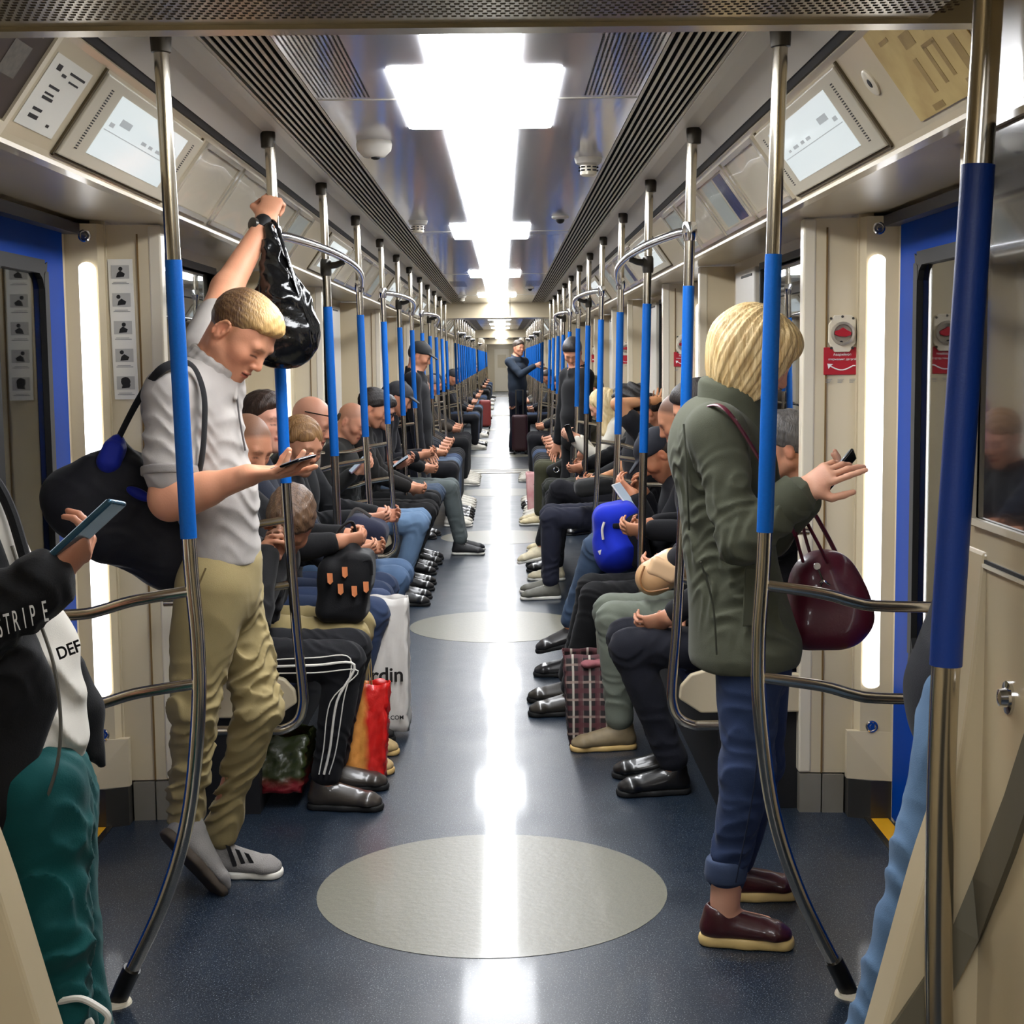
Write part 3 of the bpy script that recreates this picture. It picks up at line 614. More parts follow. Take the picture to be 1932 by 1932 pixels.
# ================================================================== soft shapes: smooth-blended solids turned into one continuous mesh each
def V3(*a): return np.array(a if len(a) > 1 else a[0], float)
def unit(v): v = np.array(v, float); return v/max(np.linalg.norm(v), 1e-9)
def frame(fwd, up=(0, 0, 1)):
    """rows: right, forward, up"""
    f = unit(fwd); r = np.cross(f, up); r = unit(r); return np.stack([r, f, np.cross(r, f)])
class Soft:
    def __init__(s): s.P = []
    def _add(s, fn, lo, hi, k, sub): s.P.append((fn, np.array(lo), np.array(hi), k, sub)); return s
    def cap(s, a, b, ra, rb=None, k=.02, sub=False):
        a, b = V3(a), V3(b); rb = ra if rb is None else rb; ba = b-a; L = max(ba.dot(ba), 1e-9); rm = max(ra, rb)
        def fn(p):
            t = np.clip(((p-a)@ba)/L, 0, 1); return np.linalg.norm(p-a-t[..., None]*ba, axis=-1)-(ra+(rb-ra)*t)
        return s._add(fn, np.minimum(a, b)-rm, np.maximum(a, b)+rm, k, sub)
    def ecap(s, a, b, ra, rb, side, asp, k=.03, sub=False, asp2=None):
        """capsule whose cross-section is asp times wider along side"""
        a, b = V3(a), V3(b); ba = b-a; L = max(ba.dot(ba), 1e-9); w = V3(side); w = unit(w-ba*(w.dot(ba)/L)); rm = max(ra, rb)*max(asp, asp2 or asp, 1); asp2 = asp if asp2 is None else asp2
        def fn(p):
            t = np.clip(((p-a)@ba)/L, 0, 1); q = p-a-t[..., None]*ba; c = q@w; q = q-c[..., None]*w
            return np.sqrt((q*q).sum(-1)+(c/(asp+(asp2-asp)*t))**2)-(ra+(rb-ra)*t)
        return s._add(fn, np.minimum(a, b)-rm, np.maximum(a, b)+rm, k, sub)
    def ell(s, c, r, R=None, k=.02, sub=False):
        c, r = V3(c), V3(r); R = np.eye(3) if R is None else R; ext = np.sqrt(((R*r[:, None])**2).sum(0))
        def fn(p):
            q = (p-c)@R.T; k0 = np.sqrt(((q/r)**2).sum(-1)); k1 = np.sqrt(((q/(r*r))**2).sum(-1)); return k0*(k0-1)/np.maximum(k1, 1e-6)
        return s._add(fn, c-ext, c+ext, k, sub)
    def box(s, c, h, rad=.01, R=None, k=.01, sub=False):
        c, h = V3(c), V3(h)-rad; R = np.eye(3) if R is None else R; ext = (np.abs(R)*(h+rad)[:, None]).sum(0)
        def fn(p):
            q = np.abs((p-c)@R.T)-h; return np.linalg.norm(np.maximum(q, 0), axis=-1)+np.minimum(q.max(-1), 0)-rad
        return s._add(fn, c-ext, c+ext, k, sub)
    def plane(s, c, n, k=.006):
        """cuts away everything on the side n points to"""
        c, n = V3(c), unit(n)
        return s._add(lambda p: -((p-c)@n), [-1e3]*3, [1e3]*3, k, True)
    def ev(s, p, ctr, mar):
        d = np.full(p.shape[:2], 9.0, np.float64)
        for fn, lo, hi, k, sub in s.P:
            m = np.nonzero(((ctr > lo-mar-k) & (ctr < hi+mar+k)).all(1))[0]
            if not len(m): continue
            e = fn(p[m]); a = d[m]
            if sub: e = -e; h = np.maximum(k-np.abs(a-e), 0)/k; d[m] = np.maximum(a, e)+h*h*k*.25
            else: h = np.maximum(k-np.abs(a-e), 0)/k; d[m] = np.minimum(a, e)-h*h*k*.25
        return d
    def mesh(s, name, res, m, parent, disp=None, color=None, tags=None):
        pos = [x for x in s.P if not x[4]]
        lo = np.min([x[1] for x in pos], 0)-res*4; hi = np.max([x[2] for x in pos], 0)+res*4
        B = 8; bs = B*res; nb = np.ceil((hi-lo)/bs).astype(int); g = np.stack(np.meshgrid(*[np.arange(n) for n in nb], indexing='ij'), -1).reshape(-1, 3)
        hd = bs*.87
        ctr = lo+(g+.5)*bs; dc = s.ev(ctr[:, None, :], ctr, hd*1.3)[:, 0]
        kp = np.abs(dc) < hd*1.25+.012; g = g[kp]; ctr = ctr[kp]
        o = np.arange(B+1); oo = np.stack(np.meshgrid(o, o, o, indexing='ij'), -1)
        Pt = (lo+(g[:, None, None, None, :]*B+oo)*res).reshape(len(g), -1, 3)
        D = s.ev(Pt, ctr, hd*1.3)
        if disp is not None:
            nr = np.abs(D) < .03; D[nr] += disp(Pt[nr])
        D = D.reshape(len(g), B+1, B+1, B+1); S = D < 0
        cnt = sum(S[:, i:i+B, j:j+B, k:k+B].astype(np.int8) for i in (0, 1) for j in (0, 1) for k in (0, 1))
        b, i, j, k = np.nonzero((cnt > 0) & (cnt < 8))
        cor = [(x, y, z) for x in (0, 1) for y in (0, 1) for z in (0, 1)]
        val = np.stack([D[b, i+x, j+y, k+z] for x, y, z in cor], 1); acc = np.zeros((len(b), 3)); n = np.zeros(len(b))
        for p in range(8):
            for q in range(p+1, 8):
                if sum(abs(u-v) for u, v in zip(cor[p], cor[q])) != 1: continue
                va, vb = val[:, p], val[:, q]; c = (va < 0) != (vb < 0); t = np.where(c, va/np.where(c, va-vb, 1), 0)
                acc += np.where(c[:, None], V3(cor[p])+t[:, None]*(V3(cor[q])-V3(cor[p])), 0); n += c
        G = g[b]*B+np.stack([i, j, k], 1); Vt = lo+(G+acc/n[:, None])*res
        N = nb*B+2; key = ((G[:, 0]+1)*N[1]+G[:, 1]+1)*N[2]+G[:, 2]+1; od = np.argsort(key); ks = key[od]
        fs = []
        for ax in range(3):
            e = [0, 0, 0]; e[ax] = 1; s1 = S[:, e[0]:e[0]+B, e[1]:e[1]+B, e[2]:e[2]+B]; s0 = S[:, :B, :B, :B]
            b2, i2, j2, k2 = np.nonzero(s0 != s1); Q = g[b2]*B+np.stack([i2, j2, k2], 1); u = V3(0, 0, 0).astype(int); w = u.copy(); u[(ax+1) % 3] = 1; w[(ax+2) % 3] = 1
            idx = []; ok = np.ones(len(Q), bool)
            for dlt in (u*0, u, u+w, w):
                R = Q-dlt; kk = ((R[:, 0]+1)*N[1]+R[:, 1]+1)*N[2]+R[:, 2]+1; f = np.minimum(np.searchsorted(ks, kk), len(ks)-1); ok &= ks[f] == kk; idx.append(od[f])
            f = np.stack(idx, 1)[ok]; fl = s0[b2, i2, j2, k2][ok]
            f[~fl] = f[~fl][:, ::-1]; fs.append(f)
        Fq = np.concatenate(fs)
        org = np.array(ORG.get(parent.name, (0, 0, 0))) if parent is not None else np.zeros(3)
        me = bpy.data.meshes.new(name); me.vertices.add(len(Vt)); me.vertices.foreach_set('co', (Vt-org).astype(np.float32).ravel())
        me.loops.add(len(Fq)*4); me.loops.foreach_set('vertex_index', Fq.astype(np.int32).ravel())
        me.polygons.add(len(Fq)); me.polygons.foreach_set('loop_start', np.arange(0, len(Fq)*4, 4, dtype=np.int32)); me.polygons.foreach_set('use_smooth', np.ones(len(Fq), bool))
        me.update(calc_edges=True)
        me.materials.append(m)
        if color is not None:
            col = color(Vt); at = me.color_attributes.new('Col', 'FLOAT_COLOR', 'POINT'); at.data.foreach_set('color', np.concatenate([col, np.ones((len(col), 1))], 1).astype(np.float32).ravel())
        o = bpy.data.objects.new(name, me); C.objects.link(o)
        if parent is not None: o.parent = parent; ORG[o.name] = tuple(org)
        return o
_rs = np.random.RandomState(3); _dirs = _rs.normal(size=(12, 3)); _dirs /= np.linalg.norm(_dirs, axis=1)[:, None]
def folds(amp, f=18, seed=0, joints=(), jamp=.006, jr=.10, zs=1.6, jf=150):
    """cloth wrinkles: broad soft folds, plus tight creases round the given joints (pos, axis)"""
    d = np.roll(_dirs, seed*2, 0)
    def fn(P):
        q = P*V3(1, 1, zs)*f
        w = np.sin(q@d[0]+1.8*np.sin(q@d[1]*.7+seed))+.7*np.sin(q@d[2]*1.8+1.5*np.sin(q@d[3]*1.1))
        r = amp*(np.abs(w)-.6)
        for jp, ax in joints:
            v = P-V3(jp); t = v@unit(ax); w2 = np.exp(-(v*v).sum(-1)/(jr*jr)); r = r+jamp*w2*np.abs(np.sin(t*jf*.5+1.6*np.sin(v@d[4]*45)+.8*np.sin(v@d[5]*70)))
        return r
    return fn
def strands(amp, axis, f=420, seed=0):
    a = unit(axis); d = _dirs[seed % 6]; u = unit(np.cross(a, d)); w = np.cross(a, u)
    return lambda P: amp*(np.sin(P@u*f+2.2*np.sin(P@a*14+P@w*30))+.8*np.sin(P@w*f*.8+2*np.sin(P@a*17+2)))

# ------------------------------------------------------------------ people
SKINM = mat('skin', (200, 150, 120), .5, spec=.4, attr=True, bump=(180, .06)); 
def hairmat(name, c1, c2, r=.45): return mat('hair_'+name, c1, r, noise=(90, .8, c2), bump=(200, .5), scale=(1, 1, .12))
def cloth(name, c, c2=None, r=.85, bump=(320, .12), **kw): return mat('cloth_'+name, c, r, spec=.25, noise=(7, .6, c2 or tuple(int(x*.8) for x in c)), bump=bump, sheen=.05, **kw)
def head_prims(S, hc, R, sc=1.0, neck=None, female=False, ears=True, lean=1.0, detail=False):
    L = lambda x, y, z: hc+sc*(x*R[0]+y*R[1]+z*R[2])
    e = lambda c, r, k=.02, sub=False: S.ell(L(*c), V3(r)*sc, R, k*sc, sub)
    S.ell(L(0, -.014, .034), V3(.075, .097, .088)*sc, R, .02)
    e((0, .022, -.004), (.064*lean, .074, .092), .03)
    for x in (-1, 1):
        S.cap(L(x*.050*lean, -.008, -.05), L(x*.012, .066, -.094), .026*sc, .020*sc, .025*sc)
        e((x*.040*lean, .060, -.022), (.023, .024, .022), .025)
    e((0, .070, -.098), (.022, .019, .018), .02)
    e((0, .070, -.062), (.032, .025, .032), .02)
    S.cap(L(-.038, .080, .022), L(.038, .080, .022), .0105*sc, k=.018*sc)
    S.cap(L(0, .086, .016), L(0, .106, -.026), .008*sc, .0115*sc, .012*sc)
    for x in (-1, 1):
        e((x*.010, .098, -.031), (.008, .010, .007), .006)
        e((x*.031, .104, .003), (.017, .017, .011), .012, True)
        e((x*.031, .076, .003), (.0145, .0135, .012), .005)
        if ears:
            e((x*.078, -.014, -.006), (.0085, .019, .032), .006); e((x*.088, -.008, -.002), (.008, .0105, .018), .004, True); e((x*.080, -.004, -.008), (.006, .005, .008), .004)
            if detail:
                rg = [L(x*(.084-.003*math.cos(t)), -.013+.0165*math.cos(t)+.006*math.sin(t), -.004+.028*math.sin(t)) for t in np.linspace(-1.2, 4.2, 12)]
                for i in range(11): S.cap(rg[i], rg[i+1], .0036*sc, k=.003)
    e((0, .0935, -.058), (.021, .008, .005), .004); e((0, .0915, -.069), (.018, .0085, .006), .004)
    e((0, .099, -.0635), (.022, .006, .0016), .003, True)
    if neck is not None: S.cap(L(0, -.030, -.045), neck, (.046 if female else .052)*sc, (.050 if female else .060)*sc, .022)
def head_color(hc, R, sc, skin, hairc=None, lips=None, shave=0.0, brow=None, stub=.0, hand_red=.12):
    sk = V3(lin(skin))*V3(.90, .84, .80); lp = V3(lin(lips or tuple(int(a*b) for a, b in zip(skin, (.86, .62, .60))))); hc2 = V3(lin(hairc or (70, 50, 38))); br = V3(lin(brow or hairc or (70, 50, 38)))
    def fn(P):
        q = (P-hc)@R.T/sc; x, y, z = np.abs(q[:, 0]), q[:, 1], q[:, 2]
        c = np.repeat(sk[None], len(P), 0)
        n = .5+.5*np.sin(P@_dirs[0]*60+2*np.sin(P@_dirs[1]*45)); c = c*(1-.10*n[:, None]*V3(.4, 1, 1.1))
        inh = (np.abs(q) < .16).all(1)
        def blend(w, col): nonlocal c; w = np.clip(np.where(inh, w, 0), 0, 1)[:, None]; c = c*(1-w)+V3(col)*w
        blend(.35*np.exp(-((x-.045)**2/.0006+(z+.03)**2/.0007+(y-.06)**2/.002)), sk*V3(1.02, .62, .55))
        blend(.4*np.exp(-(x**2/.0002+(z+.028)**2/.0002))*(y > .09), sk*V3(1., .66, .6))
        blend(.35*np.exp(-((z+.005)**2/.0012+(y+.014)**2/.0006))*(x > .068), sk*V3(1., .55, .48))
        blend(.85*((x < .022) & (np.abs(z+.0635) < .0085) & (y > .084)), lp)
        blend(.9*((np.abs(z+.0635) < .0022) & (x < .022) & (y > .082)), lp*.25)
        fr_ = (y > .055)
        blend(.55*np.exp(-((z-.0225-.22*(x-.02)*(x < .036)+.5*np.maximum(x-.036, 0))/.0042)**2)*np.exp(-(np.maximum(np.abs(x-.029)-.016, 0)/.004)**2)*fr_, br)
        blend(.9*np.exp(-((z+.0035+(x-.031)**2*8)/.0024)**2)*np.exp(-(np.maximum(np.abs(x-.031)-.0125, 0)/.003)**2)*fr_, (.016, .010, .008))
        blend(.35*np.exp(-((z-.010+(x-.031)**2*12)/.003)**2)*np.exp(-(np.maximum(np.abs(x-.031)-.012, 0)/.004)**2)*fr_, sk*.35)
        blend(.25*np.exp(-((z+.014)/.005)**2)*np.exp(-((x-.031)/.012)**2)*fr_, sk*V3(.8, .6, .55))
        if stub: blend(stub*((z < -.045) & (y > .0)), sk*V3(.55, .55, .58))
        if shave:
            blend(.55*shave*np.exp(-((y-.014)/.010)**2)*np.clip((z+.035)/.02, 0, 1)*(x > .05)*(z < .03), hc2)
            ln = y*.583-z*.812; w = np.clip((-ln-.012)/.02, 0, 1)*shave; blend(w, hc2)
        return c
    return fn
def hand_prims(S, wr, kn, pn, side, curl=.5, sc=1.0, spread=.10, thumb=.6, curls=None, wrist_r=.029):
    """wr wrist, kn direction wrist->knuckles, pn direction the palm faces, side=+1 right hand / -1 left"""
    f = unit(kn); p = unit(V3(pn)-f*V3(pn).dot(f)); s = np.cross(p, f)*side      # s points to the thumb side
    W = lambda a, b, c: V3(wr)+sc*(a*f+b*s+c*p)
    S.ecap(W(0, 0, 0), W(.085, 0, 0), .017*sc, .0135*sc, s, 1.75, .02, asp2=2.75)
    S.cap(W(.02, .016, .010), W(.055, .026, .012), .015*sc, .012*sc, .015)
    ln = ((.044, .027, .021), (.048, .030, .022), (.045, .028, .022), (.036, .021, .019)); bs = (.030, .010, -.010, -.028); rr = (.0092, .0095, .0090, .0078)
    for i in range(4):
        c0 = (curls[i] if curls else curl*(1+.12*i)); a = 0.; sp = (1.5-i)*spread*.6; pos = W(.088-(.008 if i == 3 else 0)-(.004 if i == 0 else 0), bs[i], 0)
        for jn in range(3):
            a += c0*(1.0, 1.15, .75)[jn]
            dr = f*math.cos(a)*math.cos(sp)+s*math.sin(sp)*math.cos(a)+p*math.sin(a); nx = pos+dr*ln[i][jn]*sc
            S.cap(pos, nx, rr[i]*sc*(1-.07*jn), rr[i]*sc*(.93-.08*jn), .004); pos = nx
    t = unit(f*.62+s*.75+p*.25); b = W(.030, .026, .008); m1 = b+t*.045*sc
    t2 = unit(f*(.95-.3*thumb)+s*(.35-.5*thumb)+p*.8*thumb); m2 = m1+t2*.032*sc; t3 = unit(t2*.9+f*.25); m3 = m2+t3*.027*sc
    S.cap(b, m1, .0145*sc, .0115*sc, .012); S.cap(m1, m2, .0112*sc, .010*sc, .004); S.cap(m2, m3, .010*sc, .0082*sc, .004)
    return W
def ik(a, b, l1, l2, pole):
    """joint between a and b"""
    a, b = V3(a), V3(b); d = b-a; D = np.linalg.norm(d); u = d/D; D = min(D, (l1+l2)*.999); x = (l1*l1-l2*l2+D*D)/(2*D); h = math.sqrt(max(l1*l1-x*x, 0)); p = V3(pole); p = unit(p-u*p.dot(u)); return a+u*x+p*h
def shoe(par, ank, toe, up, res, upper, sole, L=.27, w=.047, h=.10, kind='sneaker', thick=.022, laces=None):
    """foot under the ankle, pointing along toe; returns the shoe part"""
    f = unit(toe); u = unit(V3(up)-f*V3(up).dot(f)); r = np.cross(f, u); R = np.stack([r, f, u])
    bot = V3(ank)-u*h; hl = bot-f*L*.27
    G = lambda a, b, c: hl+r*a+f*b*L+u*c
    S = Soft(); t = thick
    S.ecap(G(0, .15, t+.018), G(0, .80, t+.012), .030, .026, r, w*.72/.030, .03, asp2=w*.98/.026)
    S.ecap(G(0, .80, t+.010), G(0, .90, t+.006), .026, .020, r, w*.95/.026, .02, asp2=w*.8/.020)
    S.cap(G(0, .18, t+.02), G(0, .20, h-.012), .036, .037, .02); S.cap(G(0, .28, h-.03), G(0, .62, t+.022), .036, .030, .03)
    S.ell(G(0, .26, h+.012), (.027, .036, .03), R, .01, True); S.plane(G(0, 0, t-.004), -u)
    o = S.mesh('shoe', res, upper, par)
    Q = Soft(); Q.ecap(G(0, .14, t*.5), G(0, .50, t*.5), .034, .034, r, w*.80/.034, .01, asp2=w*.86/.034); Q.ecap(G(0, .5, t*.5), G(0, .87, t*.5), .034, .034, r, w*.86/.034, .02, asp2=w*.93/.034)
    Q.plane(G(0, 0, t*1.05), u, .004); Q.plane(G(0, 0, 0.0005), -u, .004); Q.mesh('sole', res, sole, o)
    if laces is not None:
        mb = MB()
        for i in range(5):
            b = .36+i*.065; hh = t+.060-.028*i/4+.012
            mb.tube([G(-.022, b, hh-.006), G(-.008, b+.012, hh+.004), G(.008, b+.012, hh+.004), G(.022, b, hh-.006)], .0028, 5)
        mb.tube([G(0, .36, hh+.03), G(-.03, .42, t+.055), G(-.02, .46, t+.06), G(0, .37, t+.075)], .0022, 5); mb.tube([G(0, .36, t+.075), G(.03, .42, t+.055), G(.024, .46, t+.06), G(0, .37, t+.075)], .0022, 5)
        lo = mb.build('laces', laces, o, True); lo['kind'] = 'stuff'
    return o
BOOTBLK = mat('shoe_black_leather', (20, 19, 19), .25, coat=.5); SOLEBLK = mat('sole_black', (18, 18, 18), .7); SOLEWHT = mat('sole_white', (222, 218, 208), .5); SOLETAN = mat('sole_tan', (205, 172, 110), .55)
# ------------------------------------------------------------------ standing man with a phone, left
def up_arm(S, a, b, c, r, k=.02):
    S.cap(a, b, r[0], r[1], k); S.cap(b, c, r[2], r[3], k)
def man_left():
    T = thing('person', (-.80, 4.48, 0), 'standing man in grey polo shirt and khaki trousers looking down at his phone', 'person')
    hc = pt(452, 632, 4.40); R = frame((.66, -.30, -.68), (.25, .05, 1)); sc = 1.04
    nb = pt(392, 702, 4.42); chest = pt(368, 800, 4.42); pel = pt(418, 1075, 4.42)
    sr, er, wr_ = pt(322, 745, 4.23), pt(322, 945, 4.17), pt(468, 897, 4.12)
    sl, el, wl = pt(378, 672, 4.60), pt(428, 545, 4.82), pt(500, 420, 4.97)
    hr, kr, ar = pt(398, 1110, 4.33), pt(368, 1330, 4.31), pt(352, 1535, 4.40)
    hl, kl, al = pt(432, 1110, 4.50), pt(488, 1330, 4.42), pt(415, 1560, 4.53)
    skin = (222, 164, 132)
    S = Soft(); head_prims(S, hc, R, sc, nb, detail=True)
    S.ecap(chest+V3(-.03, 0, .0), pel, .065, .08, (0, 1, 0), 1.3); S.cap(nb, chest+V3(-.03, 0, 0), .055, .065); S.cap(hr, kr, .07, .05); S.cap(kr, ar, .048, .035); S.cap(hl, kl, .07, .05); S.cap(kl, al, .048, .035)
    S.cap(nb, sr, .05, .055, .04); S.cap(sr, er, .066, .052); S.ell(er+V3(-.01, 0, .01), (.052, .05, .055)); S.cap(er, wr_, .053, .031)
    S.cap(er*.8+wr_*.2, er*.55+wr_*.45, .054, .045, .03)
    S.cap(nb, sl, .05, .055, .04); S.cap(sl, el, .060, .050); S.cap(el, wl, .049, .030)
    hand_prims(S, wr_, pt(548, 892, 4.08)-wr_, (-.25, .25, 1), 1, sc=1.06, curls=(.10, .26, .32, .38), thumb=1.15)
    hand_prims(S, wl, pt(517, 370, 5.01)-wl, (.10, 1, -.05), -1, sc=1.0, curl=.85, thumb=.8)
    S.mesh('body', .0031, SKINM, T, color=head_color(hc, R, sc, skin, (138, 98, 60), shave=.85, brow=(140, 100, 66), stub=.15))
    # short fair hair
    L = lambda x, y, z: hc+sc*(x*R[0]+y*R[1]+z*R[2])
    Hh = Soft(); Hh.ell(L(0, -.014, .037), V3(.0785, .101, .091)*sc, R); Hh.ell(L(0, .034, .064), V3(.062, .066, .060)*sc, R, .03)
    Hh.plane(L(0, .094, .074), -(-R[1]*.62+R[2]*.78), .022); Hh.plane(L(0, -.06, -.062), -R[2], .03)
    for x in (-1, 1): Hh.ell(L(x*.085, -.012, -.018), V3(.028, .026, .036)*sc, R, .010, True); Hh.ell(L(x*.066, .066, .034), V3(.022, .022, .022)*sc, R, .02, True)
    def hcol(P):
        q = (P-hc)@R.T/sc; w = np.clip((q[:, 1]*.8+q[:, 2]*.75-.035)/.09, 0, 1); a = np.arctan2(q[:, 0], q[:, 2]); st = .5+.5*np.sin(a*46+2*np.sin(q[:, 1]*40)+q[:, 1]*25)
        w = np.clip(w+.22*(st-.5), 0, 1)[:, None]; return V3(lin((84, 58, 36)))*(1-w)+V3(lin((206, 166, 106)))*w
    HM = mat('hair_two_tone', (150, 110, 64), .42, attr=True, bump=(190, .5), scale=(1, 1, .2))
    Hh.mesh('hair', .0030, HM, T, color=hcol, disp=strands(.0006, R[1]*.8+R[2]*.5, 300, 1))
    # polo shirt
    SH = cloth('polo_grey', (172, 166, 160), (152, 146, 142), bump=(500, .1))
    S = Soft()
    S.ecap(chest+V3(.012, 0, .0), pt(408, 930, 4.42), .134, .118, (0, 1, .0), 1.42, .05, asp2=1.30); S.ecap(pt(408, 930, 4.42), pt(420, 1052, 4.42), .122, .118, (0, 1, 0), 1.3, .05)
    S.cap(nb-V3(0, 0, .030), sr+V3(0, 0, -.005), .070, .072, .06); S.cap(nb-V3(0, 0, .030), sl+V3(0, 0, -.01), .070, .068, .05); S.ell(nb+V3(.015, 0, -.05), (.09, .10, .06), k=.04)
    S.ell(pt(345, 760, 4.40), (.115, .19, .12), k=.05)
    ms = sr*.40+er*.60; S.cap(sr, ms, .080, .081, .03); S.cap(ms+unit(er-sr)*.02, ms+unit(er-sr)*.04, .078, .078, .01)
    mt = sl*.45+el*.55; S.cap(sl, mt, .072, .066, .03)
    S.plane(pt(420, 1052, 4.42)+V3(0, 0, 0), V3(-.16, 0, -1), .008); 
    cut = unit(er-sr); S.P[-1] = S.P[-1]
    S.mesh('polo_shirt', .0058, SH, T, disp=folds(.0035, 11, 2, [(pt(300, 835, 4.2), (0, 0, 1)), (pt(450, 960, 4.42), (.5, 0, 1)), (pt(455, 840, 4.42), (.3, 0, 1))], .010, .14, 1.0, 110))
    K = Soft(); u = unit(ms-sr); K.cap(ms+u*.030, ms+u*.046, .0825, .0815, .004); K.plane(ms+u*.024, -u, .002); K.plane(ms+u*.050, u, .002); K.mesh('sleeve_band', .0045, cloth('polo_band', (150, 144, 140)), T)
    K = Soft()                                         # collar
    ax = unit(V3(.58, 0, .81)); e1 = unit(np.cross((0, 1, 0), ax)); cc = pt(399, 702, 4.42)+ax*.024
    rg = [cc+.080*math.cos(a)*e1+V3(0, .080*math.sin(a), 0) for a in np.linspace(.45, 2*PI-.45, 14)]
    for i in range(13): K.cap(rg[i]-ax*.014, rg[i+1]-ax*.014, .012, .012, .012); K.cap(rg[i]+ax*.010, rg[i+1]+ax*.010, .007, .007, .016)
    for e, q in ((rg[0], V3(.004, .022, -.052)), (rg[-1], V3(.004, -.026, -.052))): K.cap(e, e+q, .013, .008, .015)
    K.mesh('collar', .004, SH, T)
    MB().tube(smoothpath([pt(446, 735, 4.37), pt(452, 790, 4.36), pt(463, 850, 4.36)], 4), .003, 6).build('placket', cloth('polo_dark', (92, 88, 88)), T)
    # khaki trousers
    KH = cloth('khaki', (160, 144, 102), (134, 118, 80), bump=(420, .12))
    S = Soft(); S.ecap(pt(418, 1062, 4.42), pt(416, 1120, 4.42), .118, .122, (0, 1, 0), 1.32, .03, asp2=1.25)
    S.cap(hr, kr, .108, .083, .03); S.cap(kr, ar+V3(0, 0, -.005), .082, .066, .03); S.cap(hl, kl, .105, .080, .03); S.cap(kl, al+V3(0, 0, -.01), .079, .060, .03)
    jn = [(kr, (0.1, 0, 1)), (kl, (-.3, 0, 1)), (kl+V3(-.02, 0, .12), (-.45, 0, 1)), (ar+V3(0, 0, .09), (0, 0, 1)), (al+V3(0, 0, .10), (-.2, 0, 1)), (kl*.5+al*.5, (-.6, 0, 1)), (kr*.5+ar*.5, (0, 0, 1)), (hl+V3(.02, 0, -.06), (.5, 0, .9))]
    S.mesh('trousers', .0055, KH, T, disp=folds(.0045, 10, 4, jn, .019, .11, 1.0, 105))
    MB().tube(smoothpath([pt(388, 1072, 4.24), pt(372, 1110, 4.225), pt(356, 1150, 4.23)], 4), .0028, 5).build('pocket_seam', cloth('khaki_seam', (110, 94, 60)), T)
    GR = cloth('sneaker_grey', (140, 136, 132), (112, 108, 106), bump=(260, .3)); STR = mat('shoe_stripe', (26, 26, 28), .6)
    # far shoe flat on the floor, near shoe on its toe with the sole toward us
    a2 = V3(al[0]-.01, al[1], .105); so = shoe(T, a2, (1, -.10, 0), (0, 0, 1), .0042, GR, SOLEWHT, .285, .050, .105, laces=mat('lace_white', (225, 222, 215), .7))
    mb = MB()
    for i in range(3): mb.prism([a2+V3(.035+.028*i, -.047, .005-.012*i), a2+V3(.049+.028*i, -.048, .0-.012*i), a2+V3(.070+.028*i, -.049, -.062), a2+V3(.056+.028*i, -.049, -.062)], (0, -.004, 0))
    mb.build('stripe', STR, so)
    tp = pt(444, 1652, 4.46); fr_ = pt(352, 1552, 4.40); f = unit(tp-fr_+V3(0, .0, 0)); f = unit(V3(.62, .10, -.78))
    shoe(T, pt(378, 1556, 4.40), f, (.60, .55, .45), .0042, GR, mat('sole_brown', (70, 60, 50), .7), .285, .050, .105, thick=.026)
    # watch
    u = unit(wl-el); w0 = wl-u*.015
    W = Soft(); W.ecap(w0-u*.010, w0+u*.010, .034, .034, (0, 1, 0), 1.0); W.mesh('watch_strap', .005, BLACK, T)
    MB().lathe(w0+V3(-.022, -.020, .002), (-.70, -.70, .1), [(.022, 0), (.023, .012), (.018, .016)], 18).build('watch_case', DARKSTEEL, T, True)
    return T
man_left()
PHONEB = mat('phone_black', (12, 12, 14), .15, coat=.6); PHONESCR = mat('phone_screen', (60, 70, 80), .1, emit=((190, 205, 220), .6))
def phone(c, up, nrm, label, w=.072, h=.148, body=None, th=.009):
    u = unit(up); n = unit(V3(nrm)-u*V3(nrm).dot(u)); R = np.stack([np.cross(u, n), n, u]); c = V3(c)
    t = thing('smartphone', c, label, 'phone')
    S = Soft(); S.box(c, (w/2, th/2, h/2), .0042, R); S.mesh('case', .003, body or PHONEB, t)
    P = lambda a, b, o: c+a*R[0]+b*R[2]+o*R[1]
    MB().prism([P(-w*.44, -h*.46, th*.5), P(w*.44, -h*.46, th*.5), P(w*.44, h*.46, th*.5), P(-w*.44, h*.46, th*.5)], n*.0008).build('screen', PHONESCR, t)
    return t
phone(pt(546, 876, 4.075), pt(582, 864, 4.03)-pt(512, 889, 4.12), (-.40, .15, .88), 'black smartphone in the right hand of the man in grey polo')
def bag_tubes(t, specs, m, name='strap', sx=.3):
    for P, r in specs: MB().tube(smoothpath(P, 6), r, 8, sx=sx).build(name, m, t, True)
